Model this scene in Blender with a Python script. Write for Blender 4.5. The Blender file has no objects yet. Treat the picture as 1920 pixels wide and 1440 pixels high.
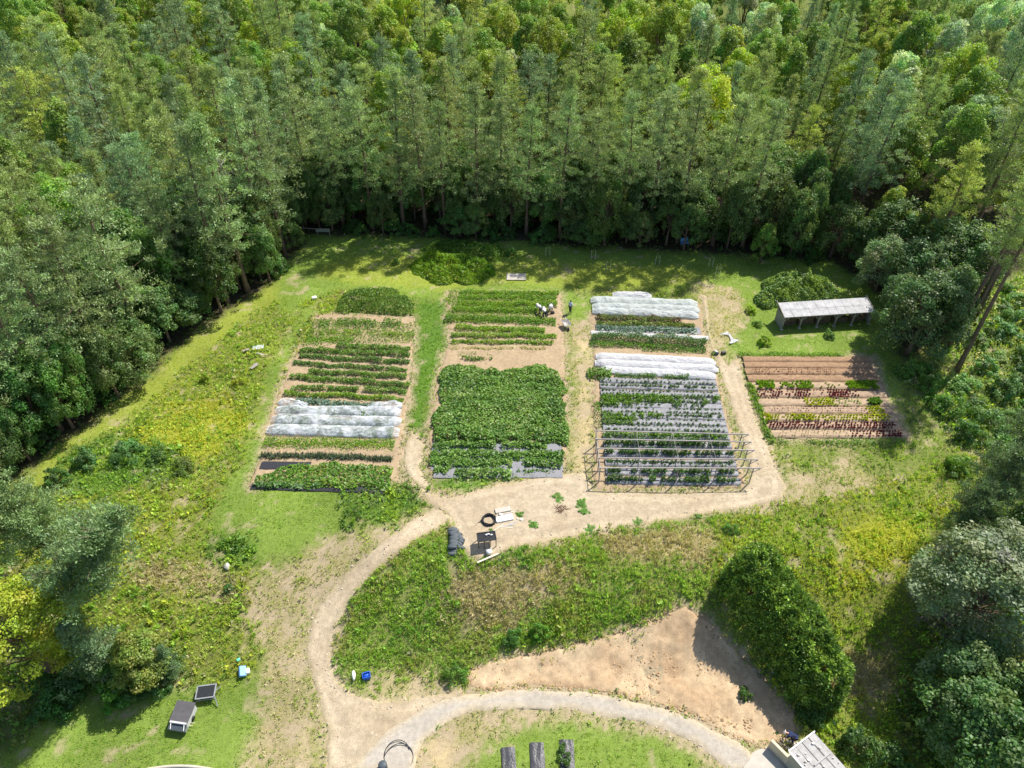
import bpy, bmesh, math, random
import numpy as np
from mathutils import Vector, Matrix

# ------------------------------------------------------------------ camera, sky, sun, exposure
sc = bpy.context.scene
col = sc.collection
CAM_H, PITCH, FPX = 48.0, 41.0, 1331.0
cam_data = bpy.data.cameras.new('camera')
cam = bpy.data.objects.new('camera', cam_data)
col.objects.link(cam)
cam.location = (0, 0, CAM_H)
cam.rotation_euler = (math.radians(90 - PITCH), 0, 0)
cam_data.sensor_fit = 'HORIZONTAL'
cam_data.sensor_width = 36.0
cam_data.lens = FPX / 1920 * 36.0
cam_data.clip_start = 0.5
cam_data.clip_end = 3000
sc.camera = cam

SUN_EL, SUN_AZ = math.radians(52), math.radians(46)      # azimuth clockwise from +Y
world = bpy.data.worlds.new('World')
sc.world = world
world.use_nodes = True
wn = world.node_tree.nodes
sky = wn.new('ShaderNodeTexSky')
sky.sky_type = 'NISHITA'
sky.sun_disc = False
sky.sun_elevation = SUN_EL
sky.sun_rotation = SUN_AZ
world.node_tree.links.new(sky.outputs[0], wn['Background'].inputs[0])
wn['Background'].inputs[1].default_value = 0.11
sd = bpy.data.lights.new('sun', 'SUN')
sd.energy = 5.0
sd.angle = math.radians(0.53)
sd.color = (1.0, 0.95, 0.86)
sun = bpy.data.objects.new('sun', sd)
col.objects.link(sun)
to_sun = Vector((math.sin(SUN_AZ) * math.cos(SUN_EL), math.cos(SUN_AZ) * math.cos(SUN_EL), math.sin(SUN_EL)))
sun.rotation_euler = (-to_sun).to_track_quat('-Z', 'Y').to_euler()
sun.location = to_sun * 200
sc.view_settings.view_transform = 'Standard'
sc.view_settings.look = 'None'
sc.view_settings.exposure = 0.6
sc.view_settings.gamma = 1.0
sc.view_settings.use_curve_mapping = False
sc.cycles.max_bounces = 6
sc.cycles.diffuse_bounces = 3
sc.cycles.transparent_max_bounces = 8

# ------------------------------------------------------------------ helpers
rng = np.random.default_rng(11)
random.seed(5)
cp, sp = math.cos(math.radians(PITCH)), math.sin(math.radians(PITCH))

def sstep(a, b, v):
    t = np.clip((v - a) / (b - a), 0, 1)
    return t * t * (3 - 2 * t)

def _hash(ix, iy, seed):
    n = (ix.astype(np.int64) * 374761393 + iy.astype(np.int64) * 668265263 + seed * 974711) & 0x7fffffff
    n = ((n ^ (n >> 13)) * 1274126177) & 0x7fffffff
    return ((n ^ (n >> 16)) & 0xffff) / 65535.0

def vnoise(x, y, scale, seed=0):
    x = np.asarray(x, float) / scale; y = np.asarray(y, float) / scale
    ix, iy = np.floor(x), np.floor(y)
    fx, fy = x - ix, y - iy
    fx = fx * fx * (3 - 2 * fx); fy = fy * fy * (3 - 2 * fy)
    a = _hash(ix, iy, seed); b = _hash(ix + 1, iy, seed)
    c = _hash(ix, iy + 1, seed); d = _hash(ix + 1, iy + 1, seed)
    return (a * (1 - fx) + b * fx) * (1 - fy) + (c * (1 - fx) + d * fx) * fy

def fbm(x, y, scale, seed=0, octaves=3):
    s, w, t = 0.0, 1.0, 0.0
    for o in range(octaves):
        s = s + w * vnoise(x, y, scale / 2 ** o, seed + 17 * o); t += w; w *= 0.55
    return s / t

def terrain(x, y):
    x = np.asarray(x, float); y = np.asarray(y, float)
    m = sstep(-17, -8, x)
    top = 41 + (35.5 - 41) * m
    bot = 19 + (25.0 - 19) * m
    z = -3.4 * (1 - sstep(0, 1, (y - bot) / (top - bot)))
    z = z + 0.5 * (fbm(x, y, 14, 3, 2) - 0.5) * sstep(60, 40, y)
    z = z + 0.03 * np.clip(y - 92, 0, 400)
    z = z + 0.35 * np.clip(y - 150, 0, 120)
    z = z + 1.6 * sstep(46, 62, x) * sstep(30, 60, y)
    return z

def P(px, py, dz=0.0):
    u = -(py - 720) / FPX
    d = np.array([(px - 960) / FPX, cp + u * sp, -sp + u * cp])
    z = 0.0
    for _ in range(25):
        t = (z + dz - CAM_H) / d[2]
        z = float(terrain(d[0] * t, d[1] * t))
    return np.array([d[0] * t, d[1] * t, z + dz])

def proj(x, y, z):
    dep = y * cp + (CAM_H - z) * sp
    up = y * sp - (CAM_H - z) * cp
    return 960 + FPX * x / dep, 720 - FPX * up / dep

def in_view(x, y, z, m=60):
    u, v = proj(x, y, z)
    return (u > -m) & (u < 1920 + m) & (v > -m) & (v < 1440 + m)

def poly(pts):
    return np.array([P(a, b)[:2] for a, b in pts])

def sdf(x, y, pg):
    """signed distance to polygon (negative inside)"""
    d = np.full(x.shape, 1e9); inside = np.zeros(x.shape, bool)
    n = len(pg)
    for i in range(n):
        a, b = pg[i], pg[(i + 1) % n]
        ex, ey = b - a
        wx, wy = x - a[0], y - a[1]
        t = np.clip((wx * ex + wy * ey) / (ex * ex + ey * ey + 1e-12), 0, 1)
        d = np.minimum(d, (wx - ex * t) ** 2 + (wy - ey * t) ** 2)
        cond = (a[1] > y) != (b[1] > y)
        if ey != 0:
            inside ^= cond & (x < ex * (y - a[1]) / ey + a[0])
    d = np.sqrt(d)
    return np.where(inside, -d, d)

def mesh_np(name, verts, faces, cols=None, mat=None, smooth=False):
    """verts (N,3); faces (F,k); optional per-vertex colours (N,3)"""
    verts = np.asarray(verts, np.float32); faces = np.asarray(faces, np.int32)
    me = bpy.data.meshes.new(name)
    n, (f, k) = len(verts), faces.shape
    me.vertices.add(n); me.vertices.foreach_set('co', verts.ravel())
    me.loops.add(f * k); me.loops.foreach_set('vertex_index', faces.ravel())
    me.polygons.add(f); me.polygons.foreach_set('loop_start', np.arange(0, f * k, k, dtype=np.int32))
    if smooth:
        me.polygons.foreach_set('use_smooth', np.ones(f, bool))
    if cols is not None:
        at = me.attributes.new('Col', 'FLOAT_COLOR', 'POINT')
        c = np.ones((n, 4), np.float32); c[:, :3] = cols
        at.data.foreach_set('color', c.ravel())
    me.update(calc_edges=True)
    if mat is not None:
        me.materials.append(mat)
    return me

def add(name, me, parent=None, loc=(0, 0, 0), rz=0.0, **props):
    o = bpy.data.objects.new(name, me)
    col.objects.link(o)
    o.location = loc
    o.rotation_euler = (0, 0, rz)
    if parent is not None:
        o.parent = parent
    for k, v in props.items():
        if v is not None:
            o[k] = v
    return o

def thing(name, label, cat, loc=(0, 0, 0), rz=0.0, group=None):
    o = add(name, None, None, loc, rz, label=label, category=cat, group=group)
    o.empty_display_size = 0.2
    return o

# ---- simple solids gathered into one mesh
class MB:
    def __init__(self):
        self.bm = bmesh.new()
    def box(self, size, loc=(0, 0, 0), rot=(0, 0, 0), bevel=0.0):
        m = Matrix.Translation(loc) @ Matrix.Rotation(rot[2], 4, 'Z') @ Matrix.Rotation(rot[1], 4, 'Y') @ Matrix.Rotation(rot[0], 4, 'X') @ Matrix.Diagonal((*size, 1))
        r = bmesh.ops.create_cube(self.bm, size=1.0, matrix=m)
        if bevel:
            es = list({e for v in r['verts'] for e in v.link_edges})
            bmesh.ops.bevel(self.bm, geom=es, offset=bevel, segments=2, affect='EDGES', profile=0.5)
        return self
    def bar(self, a, b, w=0.08, h=None):
        a, b = Vector(a), Vector(b); d = b - a
        m = Matrix.Translation((a + b) / 2) @ d.to_track_quat('Z', 'Y').to_matrix().to_4x4() @ Matrix.Diagonal((w, h or w, d.length, 1))
        bmesh.ops.create_cube(self.bm, size=1.0, matrix=m)
        return self
    def tube(self, pts, radii, sides=7, cap=True):
        pts = [Vector(p) for p in pts]
        if not hasattr(radii, '__len__'):
            radii = [radii] * len(pts)
        rings = []
        ref = Vector((0.31, 0.77, 0.2))
        for i, p in enumerate(pts):
            t = (pts[min(i + 1, len(pts) - 1)] - pts[max(i - 1, 0)]).normalized()
            s = t.cross(ref)
            if s.length < 1e-3:
                s = t.cross(Vector((1, 0, 0)))
            s.normalize(); q = t.cross(s)
            rings.append([self.bm.verts.new(p + (s * math.cos(2 * math.pi * k / sides) + q * math.sin(2 * math.pi * k / sides)) * radii[i]) for k in range(sides)])
        for r0, r1 in zip(rings, rings[1:]):
            for k in range(sides):
                self.bm.faces.new((r0[k], r0[(k + 1) % sides], r1[(k + 1) % sides], r1[k]))
        if cap:
            self.bm.faces.new(rings[0][::-1]); self.bm.faces.new(rings[-1])
        return self
    def lump(self, r, loc, seed=0, sub=2, amp=0.2, rz=0.0):
        g = bmesh.ops.create_icosphere(self.bm, subdivisions=sub, radius=1.0)
        rs = np.random.default_rng(seed)
        ph = rs.uniform(0, 6, 6)
        for v in g['verts']:
            c = v.co
            k = 1 + amp * (math.sin(2.3 * c.x + ph[0]) * math.cos(2.1 * c.y + ph[1]) + 0.6 * math.sin(4.1 * c.z + ph[2] + 2 * c.x))
            w = Vector((c.x * r[0] * k, c.y * r[1] * k, c.z * r[2] * k))
            w.rotate(Matrix.Rotation(rz, 3, 'Z'))
            v.co = w + Vector(loc)
        return self
    def data(self, name, mat, smooth=False):
        me = bpy.data.meshes.new(name)
        bmesh.ops.recalc_face_normals(self.bm, faces=self.bm.faces)
        self.bm.to_mesh(me); self.bm.free()
        if smooth:
            me.polygons.foreach_set('use_smooth', np.ones(len(me.polygons), bool))
        me.materials.append(mat)
        return me
    def build(self, name, mat, parent=None, smooth=False, loc=(0, 0, 0), rz=0.0, **props):
        return add(name, self.data(name, mat, smooth), parent, loc, rz, **props)

# ------------------------------------------------------------------ materials
def new_mat(name):
    m = bpy.data.materials.new(name); m.use_nodes = True
    nt = m.node_tree
    b = nt.nodes['Principled BSDF']
    b.inputs['Specular IOR Level'].default_value = 0.25
    return m, nt, b

def nd(nt, t, **kw):
    n = nt.nodes.new(t)
    for k, v in kw.items():
        setattr(n, k, v)
    return n

def noise(nt, scale, detail=4, rough=0.6, coord=None):
    n = nd(nt, 'ShaderNodeTexNoise')
    n.inputs['Scale'].default_value = scale; n.inputs['Detail'].default_value = detail; n.inputs['Roughness'].default_value = rough
    if coord is not None:
        nt.links.new(coord, n.inputs['Vector'])
    return n

def ramp(nt, fac, stops):
    r = nd(nt, 'ShaderNodeValToRGB')
    e = r.color_ramp.elements
    e[0].position, e[0].color = stops[0][0], (*stops[0][1], 1)
    e[1].position, e[1].color = stops[-1][0], (*stops[-1][1], 1)
    for p_, c in stops[1:-1]:
        k = e.new(p_); k.color = (*c, 1)
    nt.links.new(fac, r.inputs[0])
    return r

def mixc(nt, fac, a, b, mode='MIX'):
    m = nd(nt, 'ShaderNodeMix', data_type='RGBA', blend_type=mode)
    for s, v in ((0, fac), (6, a), (7, b)):
        if hasattr(v, 'links') or hasattr(v, 'node'):
            nt.links.new(v, m.inputs[s])
        else:
            m.inputs[s].default_value = v if s == 0 else (*v, 1)
    return m.outputs[2]

def mat_plain(name, c, rough=0.7, var=0.15, scale=6.0, metal=0.0, bump=0.1):
    """one colour with mottled wear and fine relief"""
    m, nt, b = new_mat(name)
    co = nd(nt, 'ShaderNodeTexCoord').outputs['Object']
    n = noise(nt, scale, 5, 0.65, co)
    lo = tuple(x * (1 - var) for x in c); hi = tuple(min(1, x * (1 + var)) for x in c)
    r = ramp(nt, n.outputs[0], [(0.3, lo), (0.7, hi)])
    nt.links.new(r.outputs[0], b.inputs['Base Color'])
    b.inputs['Roughness'].default_value = rough; b.inputs['Metallic'].default_value = metal
    if bump:
        bp = nd(nt, 'ShaderNodeBump'); bp.inputs['Strength'].default_value = bump; bp.inputs['Distance'].default_value = 0.02
        n2 = noise(nt, scale * 6, 3, 0.6, co)
        nt.links.new(n2.outputs[0], bp.inputs['Height']); nt.links.new(bp.outputs[0], b.inputs['Normal'])
    return m

def mat_leaf(name, trans=0.35, rough=0.5, spec=0.35, tint=(1.25, 1.2, 0.55), gain=1.0):
    """foliage: own colour from the Col attribute times the object's colour, light passing through the leaf"""
    m, nt, b = new_mat(name)
    at = nd(nt, 'ShaderNodeAttribute', attribute_name='Col')
    oi = nd(nt, 'ShaderNodeObjectInfo')
    c = mixc(nt, 1.0, at.outputs['Color'], oi.outputs['Color'], 'MULTIPLY')
    c = mixc(nt, 1.0, c, (gain, gain, gain), 'MULTIPLY')
    nt.links.new(c, b.inputs['Base Color'])
    b.inputs['Roughness'].default_value = rough; b.inputs['Specular IOR Level'].default_value = spec
    tr = nd(nt, 'ShaderNodeBsdfTranslucent')
    c2 = mixc(nt, 1.0, c, tint, 'MULTIPLY')
    nt.links.new(c2, tr.inputs[0])
    ms = nd(nt, 'ShaderNodeMixShader'); ms.inputs[0].default_value = trans
    nt.links.new(b.outputs[0], ms.inputs[1]); nt.links.new(tr.outputs[0], ms.inputs[2])
    nt.links.new(ms.outputs[0], nt.nodes['Material Output'].inputs[0])
    return m

def mat_ground(name, use_attr=True, base=(0.4, 0.3, 0.2), stops=None, fine=14.0, bump=0.4):
    m, nt, b = new_mat(name)
    co = nd(nt, 'ShaderNodeNewGeometry').outputs['Position']
    n1 = noise(nt, 0.55, 5, 0.6, co); n2 = noise(nt, fine, 4, 0.7, co); n3 = noise(nt, 3.0, 4, 0.65, co)
    if use_attr:
        src = nd(nt, 'ShaderNodeAttribute', attribute_name='Col').outputs['Color']
    else:
        src = ramp(nt, n1.outputs[0], stops).outputs[0]
    k = ramp(nt, n2.outputs[0], [(0.25, (0.62, 0.62, 0.62)), (0.5, (1, 1, 1)), (0.78, (1.35, 1.33, 1.28))])
    c = mixc(nt, 1.0, src, k.outputs[0], 'MULTIPLY')
    k3 = ramp(nt, n3.outputs[0], [(0.3, (0.82, 0.82, 0.8)), (0.7, (1.14, 1.14, 1.12))])
    c = mixc(nt, 1.0, c, k3.outputs[0], 'MULTIPLY')
    nt.links.new(c, b.inputs['Base Color'])
    b.inputs['Roughness'].default_value = 0.95; b.inputs['Specular IOR Level'].default_value = 0.1
    bp = nd(nt, 'ShaderNodeBump'); bp.inputs['Strength'].default_value = bump; bp.inputs['Distance'].default_value = 0.06
    nt.links.new(n2.outputs[0], bp.inputs['Height']); nt.links.new(bp.outputs[0], b.inputs['Normal'])
    return m

M = {}
M['ground'] = mat_ground('ground_turf')
M['dirt'] = mat_ground('pale_dirt')
M['gravel'] = mat_ground('grey_gravel', fine=22)
M['soil'] = mat_ground('tilled_soil', fine=18, bump=0.7)
M['grass'] = mat_leaf('grass_blades', 0.48, 0.5, 0.35, (1.25, 1.15, 0.6), 1.95)
M['leaf'] = mat_leaf('crop_leaves', 0.42, 0.45, 0.35, (1.2, 1.15, 0.6), 1.3)
M['needle'] = mat_leaf('conifer_needles', 0.32, 0.48, 0.4, (1.2, 1.15, 0.65), 1.5)
M['tree_leaf'] = mat_leaf('tree_leaves', 0.42, 0.48, 0.4, (1.2, 1.15, 0.65), 1.55)
M['laurel'] = mat_leaf('glossy_hedge_leaves', 0.35, 0.38, 0.45, (1.2, 1.15, 0.6), 1.5)
M['bark'] = mat_plain('bark', (0.16, 0.11, 0.08), 0.95, 0.4, 3)
M['bark_grey'] = mat_plain('dead_grey_wood', (0.36, 0.33, 0.31), 0.95, 0.25, 3)
M['wood_old'] = mat_plain('weathered_wood', (0.30, 0.27, 0.24), 0.85, 0.3, 4)
M['wood_pale'] = mat_plain('pale_timber', (0.62, 0.55, 0.45), 0.8, 0.15, 4)
M['roof_grey'] = mat_plain('bleached_roof_boards', (0.40, 0.395, 0.40), 0.8, 0.28, 1.6)
M['metal'] = mat_plain('galvanised_steel', (0.42, 0.43, 0.45), 0.45, 0.15, 5, 0.6)
M['rust'] = mat_plain('rusty_steel', (0.16, 0.08, 0.05), 0.8, 0.4, 7, 0.2)
M['black'] = mat_plain('black_plastic', (0.028, 0.030, 0.033), 0.4, 0.3, 8)
M['grey_plastic'] = mat_plain('dark_grey_felt', (0.10, 0.095, 0.10), 0.75, 0.15, 2.5)
M['white'] = mat_plain('white_painted_board', (0.78, 0.77, 0.75), 0.6, 0.06, 3)
M['concrete'] = mat_plain('pale_concrete', (0.46, 0.42, 0.36), 0.9, 0.1, 1.5)
M['stone'] = mat_plain('pale_stone', (0.55, 0.51, 0.45), 0.9, 0.2, 4)
M['blue'] = mat_plain('blue_plastic', (0.03, 0.12, 0.62), 0.35, 0.2, 5)
M['skyblue'] = mat_plain('light_blue_plastic', (0.18, 0.38, 0.72), 0.4, 0.15, 5)
M['mint'] = mat_plain('mint_plastic', (0.12, 0.55, 0.36), 0.4, 0.15, 5)
M['skin'] = mat_plain('skin', (0.50, 0.30, 0.21), 0.6, 0.06, 20, bump=0)
M['hat'] = mat_plain('white_cotton', (0.75, 0.74, 0.74), 0.9, 0.05, 10)
M['shirt_blue'] = mat_plain('pale_blue_shirt', (0.45, 0.58, 0.70), 0.9, 0.08, 10)
M['shirt_grey'] = mat_plain('pale_grey_shirt', (0.55, 0.53, 0.54), 0.9, 0.08, 10)
M['navy'] = mat_plain('navy_cloth', (0.025, 0.035, 0.085), 0.9, 0.2, 10)
M['dark_cloth'] = mat_plain('charcoal_cloth', (0.05, 0.05, 0.055), 0.9, 0.2, 10)
M['log'] = mat_plain('split_firewood', (0.22, 0.15, 0.10), 0.9, 0.4, 9)
M['red'] = mat_plain('faded_red_plastic', (0.45, 0.10, 0.10), 0.6, 0.2, 6)

def cloth_mat(name, c, through, holes):
    m, nt, b = new_mat(name)
    co = nd(nt, 'ShaderNodeNewGeometry').outputs['Position']
    n = noise(nt, 2.2, 4, 0.6, co)
    r = ramp(nt, n.outputs[0], [(0.3, tuple(x * 0.92 for x in c)), (0.7, c)])
    nt.links.new(r.outputs[0], b.inputs['Base Color']); b.inputs['Roughness'].default_value = 0.8
    tr = nd(nt, 'ShaderNodeBsdfTranslucent'); tr.inputs[0].default_value = (*c, 1)
    ms = nd(nt, 'ShaderNodeMixShader'); ms.inputs[0].default_value = through
    nt.links.new(b.outputs[0], ms.inputs[1]); nt.links.new(tr.outputs[0], ms.inputs[2])
    tp = nd(nt, 'ShaderNodeBsdfTransparent')
    m2 = nd(nt, 'ShaderNodeMixShader')
    hn = noise(nt, 1.1, 4, 0.7, co)
    hr = ramp(nt, hn.outputs[0], [(0.42, (holes * 0.4,) * 3), (0.62, (min(0.8, holes * 2.0),) * 3)])
    nt.links.new(hr.outputs[0], m2.inputs[0])
    nt.links.new(ms.outputs[0], m2.inputs[1]); nt.links.new(tp.outputs[0], m2.inputs[2])
    nt.links.new(m2.outputs[0], nt.nodes['Material Output'].inputs[0])
    bp = nd(nt, 'ShaderNodeBump'); bp.inputs['Strength'].default_value = 0.25; bp.inputs['Distance'].default_value = 0.05
    n2 = noise(nt, 5, 4, 0.6, co)
    nt.links.new(n2.outputs[0], bp.inputs['Height']); nt.links.new(bp.outputs[0], b.inputs['Normal'])
    return m
M['net'] = cloth_mat('insect_net', (0.72, 0.75, 0.79), 0.25, 0.36)
M['fleece'] = cloth_mat('white_fleece', (0.63, 0.63, 0.645), 0.25, 0.04)
M['fleece_green'] = cloth_mat('greyish_fleece', (0.58, 0.62, 0.61), 0.25, 0.14)
def plastic_mat(name, c, rough):
    m = mat_plain(name, c, rough, 0.12, 3, 0, 0)
    nt = m.node_tree; b = nt.nodes['Principled BSDF']
    b.inputs['Specular IOR Level'].default_value = 0.22
    co = nd(nt, 'ShaderNodeNewGeometry').outputs['Position']
    bp = nd(nt, 'ShaderNodeBump'); bp.inputs['Strength'].default_value = 0.9; bp.inputs['Distance'].default_value = 0.05
    n2 = noise(nt, 6, 3, 0.6, co)
    nt.links.new(n2.outputs[0], bp.inputs['Height']); nt.links.new(bp.outputs[0], b.inputs['Normal'])
    return m
M['mulch'] = plastic_mat('silver_grey_mulch_film', (0.215, 0.215, 0.23), 0.45)
M['mulch_black'] = plastic_mat('black_mulch_film', (0.035, 0.035, 0.042), 0.45)
M['mulch_dark'] = plastic_mat('crinkled_black_film', (0.06, 0.06, 0.068), 0.3)
# ------------------------------------------------------------------ layout of the ground (zones traced on the ground plane)
Z = {}          # zone -> dict(ground colour, palette, density per m2, height, leafy share)
def zone(name, ground, pal, dens, h, leafy=0.15, nb=6, patch=3.0):
    Z[name] = dict(i=len(Z), ground=np.array(ground), pal=[(np.array(c), w) for c, w in pal], dens=dens, h=h, leafy=leafy, nb=nb, patch=patch)
G1, G2, G3 = (0.135, 0.235, 0.03), (0.205, 0.285, 0.038), (0.095, 0.175, 0.032)
YEL, DRY, STRAW = (0.27, 0.30, 0.035), (0.265, 0.25, 0.15), (0.35, 0.325, 0.225)
DK, OLV, GRY = (0.05, 0.105, 0.024), (0.13, 0.15, 0.035), (0.17, 0.22, 0.10)
zone('rough', (0.16, 0.19, 0.05), [(G1, 3), (G2, 2), (DK, 1), (DRY, 1)], 16, (0.12, 0.3))
zone('lawn', (0.165, 0.235, 0.045), [(G1, 4), (G2, 4), (G3, 1), (DRY, 0.4)], 34, (0.05, 0.13), 0.2, 5)
zone('mown', (0.22, 0.26, 0.045), [(G2, 4), ((0.25, 0.30, 0.03), 4), (STRAW, 0.5)], 30, (0.05, 0.11), 0.1, 5)
zone('clover', (0.09, 0.17, 0.025), [(G1, 5), (G3, 3), (G2, 1)], 22, (0.10, 0.22), 0.6, 5)
zone('meadow', (0.17, 0.19, 0.045), [(YEL, 1.8), ((0.23, 0.31, 0.05), 3.2), (G2, 2.6), (G1, 2.2), (G3, 1.0), (OLV, 0.4), (DRY, 0.7)], 30, (0.14, 0.38), 0.16, 6, 2.6)
zone('yellow', (0.24, 0.25, 0.03), [(YEL, 5), (G2, 3), (G1, 1)], 30, (0.14, 0.3), 0.5, 6, 2.0)
zone('weeds', (0.10, 0.16, 0.03), [(G1, 3), (G3, 2.5), (DK, 0.6), (GRY, 0.8), (G2, 1)], 28, (0.15, 0.38), 0.35, 6, 2.0)
zone('bank', (0.20, 0.22, 0.07), [((0.17, 0.27, 0.04), 2.5), ((0.13, 0.24, 0.045), 2.0), ((0.22, 0.31, 0.07), 3), ((0.22, 0.25, 0.07), 1.2), (DRY, 0.5)], 46, (0.18, 0.42), 0.03, 7, 2.6)
zone('bank_dry', (0.31, 0.265, 0.14), [((0.275, 0.26, 0.165), 4), (STRAW, 2.0), ((0.22, 0.24, 0.07), 1.8), ((0.20, 0.27, 0.07), 1.2)], 44, (0.16, 0.38), 0.03, 7, 2.6)
zone('sparse', (0.30, 0.26, 0.13), [(G2, 2), ((0.20, 0.24, 0.07), 4), (STRAW, 2), (G1, 1)], 30, (0.08, 0.21), 0.3, 5)
zone('bare', (0.50, 0.385, 0.225), [(G2, 2), (G1, 1), (DRY, 1)], 1.2, (0.06, 0.16), 0.6, 5)
zone('slope', (0.18, 0.22, 0.08), [(GRY, 3), (G1, 2), (G2, 1), ((0.24, 0.29, 0.10), 2.5), (STRAW, 0.6)], 20, (0.25, 0.6), 0.35, 6, 2.5)
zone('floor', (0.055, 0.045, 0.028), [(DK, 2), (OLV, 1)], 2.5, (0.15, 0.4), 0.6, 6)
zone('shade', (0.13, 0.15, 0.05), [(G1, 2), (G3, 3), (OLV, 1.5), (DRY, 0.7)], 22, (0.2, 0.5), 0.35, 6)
zone('none', (0.42, 0.31, 0.19), [(G2, 1), (G1, 1)], 0.0, (0.05, 0.1))

DIRT = [
    [(790, 926), (852, 972), (795, 1006), (732, 1048), (684, 1092), (648, 1140), (628, 1190), (622, 1230), (632, 1268), (662, 1298), (716, 1313), (800, 1302), (868, 1291), (880, 1320), (800, 1352), (764, 1390), (738, 1450), (608, 1450), (612, 1380), (598, 1322), (580, 1270), (572, 1215), (582, 1165), (606, 1120), (650, 1072), (708, 1022), (768, 978), (815, 952)],
    [(772, 900), (806, 922), (850, 932), (900, 916), (970, 902), (1060, 886), (1098, 884), (1110, 919), (1250, 924), (1392, 918), (1412, 886), (1428, 878), (1456, 872), (1478, 915), (1470, 938), (1400, 955), (1300, 970), (1200, 985), (1100, 1003), (1020, 1020), (960, 1030), (925, 1050), (880, 1048), (860, 1024), (846, 988), (836, 962), (800, 942)],
    [(1311, 548), (1326, 556), (1334, 620), (1346, 660), (1364, 684), (1386, 672), (1398, 722), (1425, 800), (1450, 860), (1462, 895), (1408, 897), (1394, 832), (1370, 760), (1350, 700), (1336, 662), (1322, 600)],
    [(772, 806), (798, 832), (790, 876), (812, 926), (778, 912), (762, 888), (754, 846)],
]
GRAVEL = [(648, 1450), (690, 1395), (740, 1355), (800, 1322), (860, 1302), (930, 1293), (1010, 1290), (1120, 1299), (1220, 1319), (1310, 1349), (1390, 1393), (1452, 1450), (1366, 1450), (1300, 1396), (1200, 1357), (1080, 1336), (960, 1329), (885, 1336), (825, 1361), (788, 1400), (778, 1450)]
EARTH = [(868, 1258), (920, 1241), (1000, 1222), (1080, 1207), (1160, 1187), (1230, 1160), (1285, 1135), (1330, 1160), (1380, 1220), (1440, 1280), (1500, 1330), (1490, 1385), (1430, 1405), (1370, 1380), (1310, 1346), (1220, 1316), (1120, 1296), (1010, 1287), (930, 1293), (880, 1290)]
PAD = [(1372, 1452), (1412, 1408), (1440, 1396), (1462, 1418), (1485, 1452)]
SOIL = [
    ('left', [(592, 588), (778, 594), (776, 640), (768, 745), (757, 830), (746, 906), (468, 914), (478, 880), (494, 842), (498, 800), (518, 745), (538, 690), (556, 655), (580, 640)]),
    ('middle', [(838, 548), (1052, 550), (1060, 640), (1062, 690), (1066, 820), (1058, 888), (806, 897), (800, 830), (822, 690), (842, 640)]),
    ('trellis', [(1106, 585), (1316, 570), (1330, 660), (1345, 700), (1402, 914), (1112, 917), (1112, 680)]),
    ('right', [(1388, 672), (1640, 668), (1662, 740), (1704, 824), (1448, 828), (1420, 745)]),
]
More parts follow.
